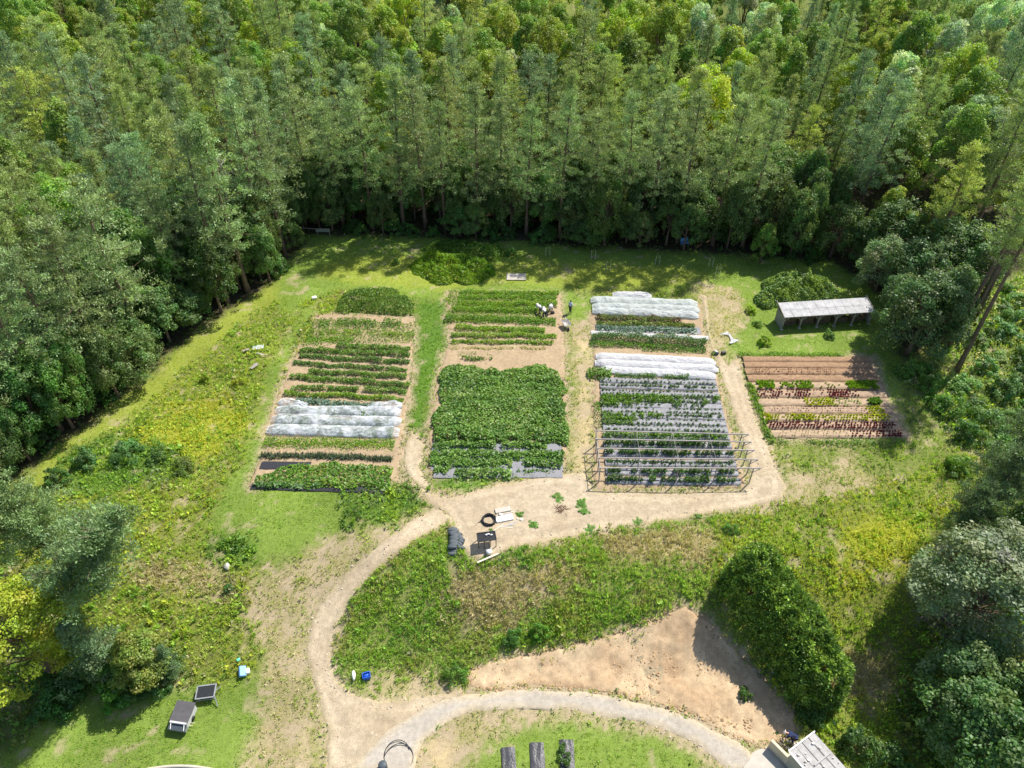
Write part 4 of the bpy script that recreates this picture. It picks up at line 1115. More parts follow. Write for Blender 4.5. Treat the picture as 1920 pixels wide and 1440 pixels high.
# ---- middle plot
crop_patch('low weedy green cover between the top rows of the middle plot', [zm(215, 80), zm(930, 85), zm(900, 180), zm(780, 290), zm(200, 275)], 0.16, LIME + [((0.2, 0.26, 0.05), 1)], 0.13, 130, 8, name='weed_cover', cat='weeds')
for k, (x0, y0, x1, y1, w, h, pal, g) in enumerate([
        (280, 98, 920, 103, 0.8, 0.28, LIME, 0.15), (270, 128, 900, 134, 0.9, 0.28, LIME, 0.2), (265, 165, 910, 172, 1.0, 0.42, LIME, 0.05), (240, 205, 780, 214, 1.0, 0.38, LIME, 0.1), (190, 262, 900, 282, 1.3, 0.40, POT + LIME, 0.08),
        (250, 326, 830, 340, 0.95, 0.42, LIME[:2], 0.05), (225, 370, 905, 377, 0.75, 0.42, LIME[:2], 0.05), (230, 414, 885, 418, 0.62, 0.36, LIME, 0.1), (230, 456, 840, 462, 0.40, 0.18, [((0.25, 0.28, 0.05), 1)], 0.3)]):
    crop_row(f'{ORD[k]} bright green row of the middle plot, counted from the lawn', zm(x0, y0), zm(x1, y1), w, h, pal, 0.16, 300 if k != 8 else 90, g, 60 + k, group=GM)
crop_row('few green clumps on bare soil above the big squash patch', zm(290, 520), zm(490, 525), 0.6, 0.35, POT, 0.18, 180, 0.4, 71, group=GM)['kind'] = 'stuff'
crop_row('thin line of seedlings on bare soil in the middle plot', zm(250, 490), zm(700, 490), 0.9, 0.16, LIME, 0.12, 50, 0.5, 72, group=GM)
crop_patch('large dark green squash patch filling the middle plot', [zm(165, 600), zm(230, 565), zm(460, 570), zm(520, 600), zm(620, 575), zm(820, 575), zm(935, 605), zm(955, 780), zm(975, 860), zm(985, 1010), zm(960, 1062), zm(700, 1055), zm(420, 1050), zm(115, 1045), zm(120, 900), zm(150, 740)], 0.55, SQD, 0.25, 135, 6, wob=1.3)
for k, (x0, y0, x1, y1) in enumerate([(105, 1095, 935, 1095), (105, 1150, 945, 1150), (100, 1212, 945, 1212), (115, 1258, 940, 1258)]):
    strip('mulch_film', zm(x0, y0), zm(x1, y1), 1.25, M['mulch'], 0.06, 10 + k, label=f'grey mulch film under the {ORD[k]} squash row below the big patch', category='mulch film', group='mulch films of the middle plot')
for k, (x0, y0, x1, y1, w, g) in enumerate([(110, 1080, 515, 1082, 0.9, 0.05), (555, 1080, 840, 1086, 0.9, 0.08), (95, 1140, 950, 1142, 1.0, 0.05), (90, 1185, 620, 1192, 1.1, 0.05), (690, 1190, 940, 1202, 0.9, 0.12), (115, 1240, 215, 1246, 0.9, 0.1), (250, 1250, 610, 1262, 1.0, 0.1)]):
    crop_row(['short leafy squash row right under the big patch at its left', 'short leafy squash row right under the big patch at its right', 'full width squash row second below the big patch', 'long squash row third below the big patch', 'short squash row with gaps third below the big patch at right', 'single squash clump at the bottom left of the middle plot', 'squash row at the very bottom of the middle plot'][k], zm(x0, y0), zm(x1, y1), w, 0.5, SQD, 0.27, 130, g, 80 + k, group=GM)
crop_row('small spaced squash plants on the lowest film of the middle plot', zm(610, 1252), zm(945, 1250), 0.4, 0.22, SQ, 0.2, 110, 0.45, 88, group=GM)['kind'] = 'stuff'
# ---- trellis plot, upper part
for k, (x0, y0, x1, y1, w, m, h) in enumerate([(268, 112, 520, 122, 1.2, 'fleece', 0.42), (128, 145, 815, 172, 1.3, 'fleece_green', 0.46), (138, 185, 828, 212, 1.2, 'fleece_green', 0.46), (140, 215, 822, 246, 1.2, 'fleece_green', 0.46)]):
    cover(['short white fleece tunnel at the very top of the trellis plot', 'uppermost of the three long pale fleece tunnels', 'middle of the three long pale fleece tunnels', 'lowest of the three long pale fleece tunnels'][k], zt(x0, y0), zt(x1, y1), w, h, M[m], 90 + k, 0.25, 0.08, 'fleece tunnels at the top of the trellis plot')
crop_row('brownish purple leafy row just below the pale fleece tunnels', zt(165, 258), zt(705, 276), 1.0, 0.45, KALE, 0.2, 210, 0.1, 100, group=GT)
crop_row('yellow green leafy row below the purple row', zt(170, 294), zt(800, 312), 0.8, 0.4, [((0.16, 0.22, 0.03), 2), ((0.09, 0.15, 0.03), 2)], 0.19, 220, 0.12, 101, group=GT)
strip('mulch_film', zt(160, 330), zt(835, 346), 1.3, M['mulch'], 0.05, 21, label='pale film under the blue grey cabbage bed', category='mulch film')
crop_row('blue grey cabbage row on pale film', zt(165, 325), zt(810, 344), 1.0, 0.28, CAB, 0.24, 130, 0.2, 102, group=GT)
strip('fleece_strip', zt(130, 358), zt(885, 392), 0.7, M['fleece'], 0.05, 22, label='white fleece pulled aside along the tall feathery row', category='fleece', wrinkle=0.12)
crop_row('tall feathery dark green row above the bare soil strip', zt(135, 380), zt(872, 416), 1.3, 0.95, FEN, 0.14, 420, 0.03, 103, flat=0.3, group=GT)
crop_row('low dark green row along the bare soil strip', zt(120, 424), zt(870, 462), 0.9, 0.4, DARKG + LIME[:1], 0.15, 260, 0.08, 104, group=GT)
crop_row('thin weed line at the edge of the bare soil strip', zt(450, 468), zt(880, 486), 0.5, 0.2, POT, 0.14, 110, 0.3, 105, group=GT)
for k, (x0, y0, x1, y1) in enumerate([(160, 508, 932, 548), (155, 552, 950, 592), (195, 592, 932, 636)]):
    cover(f'{["upper", "middle", "lower"][k]} of the three flat bright white fleece rows above the mulch beds', zt(x0, y0), zt(x1, y1), 1.1, 0.38, M['fleece'], 110 + k, 0.15, 0.06, 'bright fleece rows above the mulch beds')
crop_row('dark bushy squash clump at the left end of the white fleece rows', zt(110, 620), zt(262, 622), 1.6, 0.65, SQD, 0.28, 110, 0.05, 114, group=GT)
crop_row('low green plants along the lowest white fleece row', zt(285, 624), zt(760, 645), 0.7, 0.42, DARKG, 0.16, 220, 0.36, 115, group=GT)['kind'] = 'stuff'
# ---- mulch beds with single plants
def plant_proto(seed, r, h, n, leaf, pal):
    rs = np.random.default_rng(seed)
    u = unit(rs.normal(size=(n, 3))); u[:, 2] = np.abs(u[:, 2])
    p_ = u * np.array([r, r, h]) * rs.uniform(0.35, 1, (n, 1)); p_[:, 2] += 0.02
    c = pick(pal, p_[:, 0], p_[:, 1], rs, 0.2, seed)
    v, f_, cc = leaf_cloud(p_[:, 0], p_[:, 1], p_[:, 2], leaf, c, rs, 0.5, 0.6)
    return mesh_np('plant', v, f_, cc, M['leaf'])
PEP = [((0.075, 0.15, 0.03), 2), ((0.05, 0.11, 0.025), 2), ((0.11, 0.18, 0.06), 1)]
TINY = [plant_proto(500 + k, 0.15, 0.24, 30, 0.12, PEP) for k in range(4)]
MIDP = [plant_proto(510 + k, 0.22, 0.34, 46, 0.15, PEP) for k in range(4)]
TALLP = [plant_proto(520 + k, 0.30, 0.75, 100, 0.17, DARKG + PEP[:1]) for k in range(4)]
BUSHP = [plant_proto(530 + k, 0.36, 0.46, 90, 0.17, LIME[:1] + POT) for k in range(4)]
BEDS = [  # Y, lines, proto, spacing, presence, row-of-bush (share from left), hump
    (668, 2, TINY, 0.40, 0.97, 0), (706, 1, MIDP, 0.40, 0.95, 0), (748, 2, TINY, 0.34, 0.97, 0), (790, 2, BUSHP, 0.42, 0.98, 0.62), (826, 1, BUSHP, 0.42, 0.8, 0.3), (860, 2, TINY, 0.34, 0.97, 0),
    (894, 1, MIDP, 0.36, 0.9, 0.5), (932, 2, TINY, 0.40, 0.95, 0.28), (972, 2, TINY, 0.36, 0.97, 0), (1022, 1, BUSHP, 0.40, 0.97, 1.0), (1076, 1, TALLP, 0.36, 0.98, 0), (1135, 1, TALLP, 0.38, 0.85, 0), (1194, 1, MIDP, 0.38, 0.95, 0), (1252, 1, TALLP, 0.46, 0.88, 0), (1308, 1, TALLP, 0.48, 0.85, 0)]
rb = np.random.default_rng(9)
for k, (Yz, lines, protos, sp_, pres, bush) in enumerate(BEDS):
    tt = (Yz - 655) / 685
    pL, pR = zt(186 + 44 * tt, Yz + 2 - 5 * (1 - tt)), zt(930 + 165 * tt, Yz + 10 + 6 * (1 - tt))
    a, b = ends(pL, pR)
    L = np.linalg.norm(b - a); t_ = (b - a) / L; nr = np.array([-t_[1], t_[0]])
    o = thing('mulched_bed', f'{ORD[k]} grey film bed counted down from the bright white fleece, ' + ('under the trellis' if k >= 9 else ['with tiny plants', 'with dark small plants', 'with two lines of seedlings', 'with dense bright bushes', 'with bushes at its left', 'with seedlings', 'with mixed plants', 'with two plant lines', 'with sparse seedlings'][k]), 'crop bed', (*a, 0), 0, GT)
    st = strip('film', pL, pR, 0.88, M['mulch'], 0.16, 200 + k, wrinkle=0.09)
    st.parent = o; st.location = (-a[0], -a[1], 0)
    for ln in range(lines):
        lat = 0 if lines == 1 else (ln - 0.5) * 0.5
        for s in np.arange(0.25, L - 0.2, sp_):
            if rb.random() > pres or vnoise(s, ln + k * 3.0, 1.5, 70 + k) < 0.06:
                continue
            use = protos
            if protos is not BUSHP and bush and s / L < bush and vnoise(s, k * 1.0, 1.2, 3) > 0.35:
                use = BUSHP
            if protos is BUSHP and bush and s / L > bush and rb.random() < 0.75:
                use = MIDP
            q = a + t_ * (s + rb.normal(0, 0.05)) + nr * (lat + rb.normal(0, 0.04))
            c = add('plant', use[int(rb.integers(4))], o, (q[0] - a[0], q[1] - a[1], float(terrain(*q)) + 0.15), rb.uniform(0, 6.28))
            sc_ = rb.uniform(0.75, 1.25); c.scale = (sc_, sc_, sc_ * rb.uniform(0.85, 1.2))
            c.color = (*jit((1, 1, 1), 0.15), 1)
crop_row('weedy green fringe along the left ends of the film beds', zt(160, 800), zt(200, 1000), 0.7, 0.3, POT, 0.16, 120, 0.35, 130, group=GT)
# ---- lettuce plot: raised beds
def lettuce_heads(parent, a, t_, nr, L, segs, seed):
    rs = np.random.default_rng(seed)
    for nm, s0, s1, pal, size, lines, sp_, pres in segs:
        xs, ys, szs = [], [], []
        for ln in range(lines):
            lat = (ln - (lines - 1) / 2) * 0.30
            for s in np.arange(s0 * L, s1 * L, sp_):
                if rs.random() < pres:
                    q = a + t_ * (s + rs.normal(0, 0.03) + 0.5 * sp_ * (ln % 2)) + nr * (lat + rs.normal(0, 0.02))
                    xs.append(q[0]); ys.append(q[1]); szs.append(size * rs.uniform(0.8, 1.2))
        xs, ys, szs = np.array(xs), np.array(ys), np.array(szs)
        per = 14
        X = np.repeat(xs, per); Y = np.repeat(ys, per); S = np.repeat(szs, per)
        az = rs.uniform(0, 6.28, len(X)); el = rs.uniform(0.3, 1.35, len(X))
        ax_ = np.stack([np.cos(az) * np.cos(el), np.sin(az) * np.cos(el), np.sin(el)], 1)
        sd_ = np.stack([-np.sin(az), np.cos(az), np.zeros_like(az)], 1)
        base = np.stack([X, Y, terrain(X, Y) + 0.22], 1)
        v, f_ = leaves_np(base, ax_, sd_, S, S * 0.75)
        c = pick(pal, X, Y, rs, 0.6, seed) * rs.uniform(0.75, 1.25, (len(X), 1))
        v = v - np.array([a[0], a[1], 0])
        add(nm, mesh_np(nm, v, f_, np.repeat(c, 4, 0), M['leaf']), parent, kind='stuff')
ROM = [((0.15, 0.27, 0.015), 3), ((0.21, 0.32, 0.02), 1)]
LB = [  # Y, x0, x1, label, segments
    (668, 262, 1040, 'bare brown bed along the grass at the top of the lettuce plot', []),
    (706, 270, 1060, 'second bare brown bed of the lettuce plot', []),
    (746, 275, 1075, 'reddish bed of tiny seedlings third from the top of the lettuce plot', [('seedlings', 0.05, 0.7, [((0.17, 0.07, 0.05), 1)], 0.09, 4, 0.22, 0.7)]),
    (790, 290, 1100, 'bare pale bed above the bright green lettuce clumps', []),
    (838, 320, 1120, 'bed with tall bright green lettuce clumps', [('lettuces', 0.03, 0.14, ROM, 0.27, 4, 0.28, 0.98), ('lettuces', 0.22, 0.33, ROM, 0.22, 3, 0.3, 0.8), ('lettuces', 0.34, 0.45, ROM, 0.25, 4, 0.28, 0.95), ('lettuces', 0.53, 0.68, [((0.25, 0.28, 0.05), 1)], 0.16, 3, 0.35, 0.6), ('lettuces', 0.75, 0.97, ROM, 0.28, 4, 0.28, 0.98)]),
    (892, 340, 1150, 'bed of dark red lettuces with a bare stretch in the middle', [('lettuces', 0.0, 0.40, REDL, 0.158, 4, 0.28, 0.78), ('lettuces', 0.40, 0.56, REDL, 0.12, 4, 0.3, 0.5), ('lettuces', 0.56, 0.72, REDL, 0.18, 4, 0.27, 0.98), ('lettuces', 0.72, 0.82, REDL, 0.15, 3, 0.3, 0.6)]),
    (946, 360, 1160, 'bed with a bright yellow green lettuce block and a bushy clump', [('lettuces', 0.36, 0.59, YELL, 0.19, 4, 0.28, 0.95), ('lettuces', 0.59, 0.80, [((0.38, 0.42, 0.22), 1)], 0.16, 4, 0.3, 0.75), ('leafy_clump', 0.88, 0.945, POT, 0.38, 3, 0.2, 1.0)]),
    (996, 380, 1190, 'pale bed of faint seedlings ending in a yellow green block', [('seedlings', 0.05, 0.82, [((0.20, 0.12, 0.09), 1)], 0.09, 4, 0.26, 0.6), ('lettuces', 0.82, 0.95, YELL, 0.19, 4, 0.28, 0.95)]),
    (1046, 392, 1215, 'bed of small yellow green lettuces all along its length', [('lettuces', 0.0, 0.04, YELL, 0.26, 3, 0.26, 1), ('lettuces', 0.04, 0.22, YELL, 0.15, 3, 0.3, 0.9), ('lettuces', 0.22, 0.36, YELL, 0.21, 3, 0.28, 0.95), ('lettuces', 0.36, 0.76, YELL, 0.16, 3, 0.3, 0.9), ('lettuces', 0.76, 0.97, YELL, 0.20, 3, 0.28, 0.95)]),
    (1097, 410, 1235, 'bed full of dark red lettuces from end to end', [('lettuces', 0.005, 0.98, REDL, 0.165, 3, 0.30, 0.95)]),
    (1150, 430, 1285, 'lowest lettuce bed, red lettuces only towards its right end', [('seedlings', 0.05, 0.6, [((0.33, 0.33, 0.12), 1)], 0.09, 3, 0.3, 0.7), ('lettuces', 0.60, 0.83, REDL, 0.143, 3, 0.32, 0.92), ('lettuces', 0.83, 0.97, REDL, 0.173, 3, 0.27, 0.95)]),
]
for k, (Yz, x0, x1, lab, segs) in enumerate(LB):
    pL, pR = zr(x0, Yz), zr(x1, Yz + 3)
    a, b = ends(pL, pR)
    L = np.linalg.norm(b - a); t_ = (b - a) / L; nr = np.array([-t_[1], t_[0]])
    o = thing('lettuce_bed', lab, 'crop bed', (*a, 0), 0, GR)
    st = strip('soil', (pL[0] - 4, pL[1]), (pR[0] + 4, pR[1]), 1.0, M['bed_soil'] if 'bed_soil' in M else M['soil'], 0.16, 300 + k, wrinkle=0.06)
    st.parent = o; st.location = (-a[0], -a[1], 0)
    me = st.data
    n = len(me.vertices); cs = np.empty((n, 4), np.float32); cs[:, 3] = 1
    base_c = np.array([0.31, 0.20, 0.125]) if k < 4 else (np.array([0.36, 0.26, 0.185]) if k % 2 else np.array([0.39, 0.29, 0.20]))
    cs[:, :3] = base_c * rb.uniform(0.85, 1.15, (n, 1))
    me.attributes.new('Col', 'FLOAT_COLOR', 'POINT').data.foreach_set('color', cs.ravel())
    lettuce_heads(o, a, t_, nr, L, segs, 600 + k)
crop_row('weedy green fringe below the lettuce beds', zr(470, 1195), zr(1300, 1200), 0.9, 0.25, POT + LIME, 0.15, 150, 0.35, 140)
crop_row('line of weeds between the dirt path and the lettuce beds', zr(300, 820), zr(375, 1010), 0.6, 0.35, LIME, 0.16, 260, 0.1, 141)
crop_row('lower line of weeds between the dirt path and the lettuce beds', zr(380, 1060), zr(440, 1200), 0.6, 0.35, LIME, 0.16, 220, 0.15, 142)
crop_row('weedy grass edge above the lettuce beds', zr(220, 632), zr(900, 640), 0.8, 0.3, LIME, 0.15, 240, 0.1, 143)

# ------------------------------------------------------------------ weed-grown mounds, hedge, bushes
def mound(name, label, pts, h, pal, leaf, dens, seed, cat='mound', flat=0.5):
    rs = np.random.default_rng(seed)
    pg = poly(pts)
    lo, hi = pg.min(0), pg.max(0)
    n = int((hi - lo).prod() * dens)
    x = rs.uniform(lo[0], hi[0], n); y = rs.uniform(lo[1], hi[1], n)
    k = sdf(x + 1.2 * (fbm(x, y, 1.4, seed, 2) - 0.5), y + 1.2 * (fbm(x, y, 1.4, seed + 1, 2) - 0.5), pg)
    keep = k < 0; x, y, k = x[keep], y[keep], k[keep]
    dm = max(0.5, -k.min())
    z = terrain(x, y) + h * np.clip(-k / dm, 0, 1) ** 0.6 * (0.15 + 1.1 * fbm(x, y, 1.5, seed + 5, 3) + 0.7 * fbm(x, y, 0.45, seed + 8, 2) ** 2) - 0.35 * rs.random(len(x)) ** 2
    c = pick(pal, x, y, rs, 1.5, seed)
    v, f_, cc = leaf_cloud(x, y, np.maximum(z, terrain(x, y) + 0.05), leaf, c, rs, flat, 0.6)
    return add(name, mesh_np(name, v, f_, cc, M['leaf']), label=label, category=cat)
mound('weed_mound', 'dark green overgrown mound at the top of the left plot', [(622, 585), (640, 552), (690, 538), (745, 545), (778, 572), (770, 592), (700, 592)], 1.5, [((0.12, 0.21, 0.035), 3), ((0.085, 0.17, 0.035), 2), ((0.17, 0.25, 0.05), 1)], 0.2, 150, 21)
mound('weed_mound', 'light green nettle-covered mound on the back lawn', [(765, 500), (800, 476), (860, 478), (915, 492), (935, 518), (890, 532), (820, 535), (790, 520)], 1.7, LIME + LIME, 0.22, 170, 22)
mound('weed_mound', 'shaded weedy mound under the back forest edge', [(780, 470), (830, 452), (920, 458), (960, 475), (930, 492), (860, 478)], 1.2, POT, 0.22, 130, 23)
mound('weed_mound', 'large bushy green mound beside the shed roof', [(1412, 560), (1432, 530), (1475, 515), (1530, 520), (1572, 545), (1580, 566), (1520, 568), (1460, 575), (1430, 580)], 2.2, [((0.135, 0.23, 0.075), 3), ((0.17, 0.26, 0.08), 1), ((0.20, 0.29, 0.05), 1)], 0.24, 200, 24)
for k, (px, py, s, lab, tn) in enumerate([
        (1408, 585, 0.42, 'bright yellow green young bush beside the big mound', (3.2, 2.4, 0.6)), (1432, 645, 0.45, 'bright yellow green young bush in front of the shed corner', (2.6, 2.1, 0.6)),
        (1420, 610, 0.3, 'small green bush between the two yellow green bushes', (1.3, 1.3, 0.8)), (1555, 632, 0.4, 'low grey green bush in front of the shed', (1.5, 1.4, 1.5)),
        (742, 495, 0.35, 'small pale bush at the left of the nettle mound', (1.5, 1.4, 1.0)), (920, 508, 0.4, 'leafy bush at the right end of the nettle mound', (1.5, 1.6, 0.8)), (958, 478, 0.5, 'shaded bush at the foot of the back forest', (1.0, 1.1, 0.8)),
        (165, 870, 0.75, 'grey green willowy bush by the mown strip', (1.2, 1.25, 1.7)), (240, 855, 0.8, 'grey green bush in the middle of the left meadow edge', (1.1, 1.2, 1.6)), (300, 860, 0.6, 'olive bush in the left meadow', (1.2, 1.1, 1.2)), (110, 905, 0.7, 'dark bush where the mown strip leaves the picture', (0.9, 1.0, 1.0)),
        (345, 880, 0.55, 'brownish bush in the left meadow', (1.5, 1.1, 1.2)), (430, 1105, 0.3, 'small dark bush by the pale stone', (0.8, 0.9, 1.0)), (385, 715, 0.4, 'yellowish bush below the grey debris', (2.6, 1.9, 0.6)), (450, 720, 0.4, 'golden weedy bush beside the left plot', (3.0, 1.8, 0.6)),
        (962, 1200, 0.5, 'small dark green bush at the foot of the bank', (0.9, 1.1, 0.8)), (1010, 1190, 0.5, 'bright green bush at the foot of the bank', (1.3, 1.5, 0.7)), (855, 1268, 0.5, 'green bush where the bare earth meets the gravel road', (1.2, 1.2, 0.8)),
        (1700, 705, 0.8, 'pale green bush under the leaning pine', (1.4, 1.4, 1.2)), (1740, 730, 0.8, 'green bush on the slope below the leaning pine', (1.3, 1.4, 1.0)), (1775, 770, 0.9, 'leafy bush halfway down the right slope', (1.2, 1.3, 0.9)), (1810, 820, 0.9, 'dark bush at the foot of the right slope', (0.9, 1.0, 0.9)), (1880, 740, 1.0, 'silvery bush on the right slope', (1.6, 1.5, 2.2)), (1850, 800, 1.0, 'grey green bush at the right edge of the slope', (1.4, 1.35, 1.8)), (1790, 880, 0.8, 'yellow green bush at the right meadow corner', (1.8, 1.6, 0.8)),
        (1395, 1305, 0.35, 'small bush in the hedge shadow on the earth bank', (0.9, 1.0, 0.8)), (1370, 995, 0.35, 'small bush at the top end of the long hedge', (1.2, 1.3, 0.9)), (1525, 1345, 0.7, 'dark bush below the lower end of the long hedge', (0.7, 0.8, 0.8)), (1600, 1400, 0.8, 'shaded bush behind the stone-weighted roof', (0.8, 0.85, 0.8)), (1660, 1430, 0.8, 'shaded bush in the bottom right grass', (0.8, 0.85, 0.9))]):
    single('bush', SHRUB[k % 3], px, py, lab, 'bush', s=s, tint=tn, names=('stem', 'foliage'), r=1)

rsl = np.random.default_rng(55)
SLOPE_W = poly([(1700, 700), (1770, 690), (1830, 600), (1880, 540), (1990, 530), (2000, 860), (1850, 860), (1790, 800), (1740, 740)])
cnt = 0
for _ in range(900):
    x, y = rsl.uniform(SLOPE_W[:, 0].min(), SLOPE_W[:, 0].max()), rsl.uniform(SLOPE_W[:, 1].min(), SLOPE_W[:, 1].max())
    if cnt >= 34 or sdf(np.array([x]), np.array([y]), SLOPE_W)[0] > 0 or not free(x, y, 2.6):
        continue
    taken.append((x, y, 2.2)); u_, v_ = proj(x, y, 2.0)
    tn = [(1.5, 1.45, 2.0), (1.3, 1.4, 1.0), (1.15, 1.25, 1.0), (1.7, 1.55, 1.6)][cnt % 4]
    s_ = rsl.uniform(0.6, 1.25)
    plant('bush', SHRUB[cnt % 3], x, y, 'scrub bush', 'bush', 'scrub bushes on the right slope', s=s_, sz=s_ * rsl.uniform(0.5, 0.9), tint=jit(tn, 0.15), names=('stem', 'foliage'))
    cnt += 1
def hedge():
    rs = np.random.default_rng(31)
    line = np.array([P(*q)[:2] for q in [(1400, 1108), (1428, 1142), (1462, 1190), (1495, 1245), (1520, 1292)]])
    seg = np.linalg.norm(np.diff(line, axis=0), axis=1); cum = np.concatenate([[0], np.cumsum(seg)]); L = cum[-1]
    n = 1800
    s = rs.uniform(-1.9, L + 1.9, n); ph = rs.uniform(0.02, np.pi - 0.02, n)
    cx = np.interp(s, cum, line[:, 0]); cy = np.interp(s, cum, line[:, 1])
    tx = np.gradient(np.interp(np.linspace(0, L, 50), cum, line[:, 0])); ty = np.gradient(np.interp(np.linspace(0, L, 50), cum, line[:, 1]))
    i_ = np.clip((s / L * 49).astype(int), 0, 49); T = unit(np.stack([tx[i_], ty[i_]], 1))
    over = np.where(s < 0, s, np.where(s > L, s - L, 0))
    endf = np.sqrt(np.clip(1 - (over / 1.95) ** 2, 0.02, 1))
    bul = 1.1 + 0.05 * np.sin(s * 1.7) + 0.04 * np.sin(s * 3.9 + 1)
    W, H = 2.05 * bul * endf, 4.7 * (1 + 0.04 * np.sin(s * 1.1 + 2)) * endf
    rad = rs.uniform(0.9, 1.02, n)
    lat = np.sign(np.cos(ph)) * np.abs(np.cos(ph)) ** 0.75 * W * rad; zz = np.sin(ph) ** 0.75 * H * rad
    x = cx + T[:, 0] * over - T[:, 1] * lat; y = cy + T[:, 1] * over + T[:, 0] * lat
    z = terrain(x, y) * 0.3 + terrain(cx, cy) * 0.7 + zz
    O = unit(np.stack([-T[:, 1] * np.cos(ph), T[:, 0] * np.cos(ph), np.sin(ph) + 0.2], 1))
    C = np.stack([x, y, z], 1)
    per = 26
    N = n * per
    d = unit(rs.normal(size=(N, 3)) + 0.9 * np.repeat(O, per, 0) + [0, 0, 0.25])
    base = np.repeat(C, per, 0) + d * rs.uniform(0.02, 0.22, (N, 1)) - np.repeat(O, per, 0) * rs.uniform(0, 0.35, (N, 1))
    v, f_ = leaves_np(base, d, side_of(d, rs), rs.uniform(0.16, 0.28, N), rs.uniform(0.09, 0.14, N))
    c = np.repeat(np.where(rs.random((n, 1)) < 0.36, np.array([0.21, 0.315, 0.06]), np.array([0.075, 0.14, 0.028])) * rs.uniform(0.75, 1.3, (n, 1)), per, 0) * rs.uniform(0.75, 1.3, (N, 1))
    o = thing('hedge', 'long rounded dark glossy green hedge casting shade on the earth bank', 'hedge', (line[2][0], line[2][1], 0))
    v = v - np.array([line[2][0], line[2][1], 0])
    add('foliage', mesh_np('foliage', v, f_, np.repeat(c, 4, 0), M['laurel']), o)
    mb = MB()
    for k in range(12):
        s0 = L * (k + 0.5) / 12
        p0 = np.array([np.interp(s0, cum, line[:, 0]) - line[2][0], np.interp(s0, cum, line[:, 1]) - line[2][1], 0]); p0[2] = terrain(p0[0] + line[2][0], p0[1] + line[2][1]) - 0.1
        for w in range(4):
            e = p0 + [rs.normal(0, 0.9), rs.normal(0, 0.9), rs.uniform(1.5, 3.0)]
            mb.tube([p0, (p0 + e) / 2 + rs.normal(0, 0.1, 3), e], [0.07, 0.05, 0.02], 5, False)
    mb.build('stem', M['bark'], o)
hedge()
# ------------------------------------------------------------------ trellis frame
def build_trellis():
    HB = 1.95
    Ls = [zt(165, 985), zt(165, 1040), zt(172, 1100), zt(180, 1160), zt(187, 1225)]
    Rs = [zt(1130, 1010), zt(1146, 1058), zt(1166, 1112), zt(1190, 1172), zt(1206, 1228)]
    o3 = P(*Ls[2], HB); org = np.array([o3[0], o3[1], 0])
    o = thing('trellis_frame', 'large grey post and beam trellis frame over the lower film beds', 'trellis', org)
    A = [P(*q, HB) for q in Ls]; B = [P(*q, HB) for q in Rs]
    for a, b in zip(A, B):
        d = (b - a) / np.linalg.norm(b - a)
        MB().bar(a - d * 0.1 - org, b + d * 0.25 - org, 0.085, 0.085).build('beam', M['trellis'], o)
        for f_ in (0.004, 0.26, 0.5, 0.74, 0.972):
            q = a + (b - a) * f_; g = float(terrain(q[0], q[1]))
            MB().bar((q[0] - org[0], q[1] - org[1], g - 0.1), (q[0] - org[0], q[1] - org[1], q[2] - 0.045), 0.075).build('post', M['trellis'], o)
        q = a + (b - a) * 0.972
        MB().bar(q - org - np.array([0, 0, 0.55]), q - org - d * 0.5 - np.array([0, 0, 0.04]), 0.05).build('brace', M['trellis'], o)
        MB().bar(q - org - np.array([0, 0, 0.55]), b - org + d * 0.2 - np.array([0, 0, 0.05]), 0.05).build('brace', M['trellis'], o)
    for k in range(4):
        for f_ in ((0.004,) if k < 4 else ()):
            p0 = A[k] + (B[k] - A[k]) * f_ - org; p1 = A[k + 1] + (B[k + 1] - A[k + 1]) * f_ - org
            MB().bar(p0 - [0, 0, 0.09], p1 - [0, 0, 0.09], 0.05).build('rail', M['trellis'], o)
            if k in (1, 3):
                MB().bar(p0 - [0, 0, 0.12], p1 - [0, 0, 1.5], 0.05).build('brace', M['trellis'], o)
    # strings down to the plants
    for k in range(5):
        for f_ in (0.27, 0.51, 0.75):
            q = A[k] + (B[k] - A[k]) * f_ - org
            if k < 4:
                q1 = A[k + 1] + (B[k + 1] - A[k + 1]) * f_ - org
                MB().bar(q + [0, 0, 0.02], q1 + [0, 0, 0.02], 0.022).build('wire', M['trellis'], o)
M['trellis'] = mat_plain('grey_weathered_poles', (0.30, 0.28, 0.27), 0.7, 0.15, 3)
build_trellis()

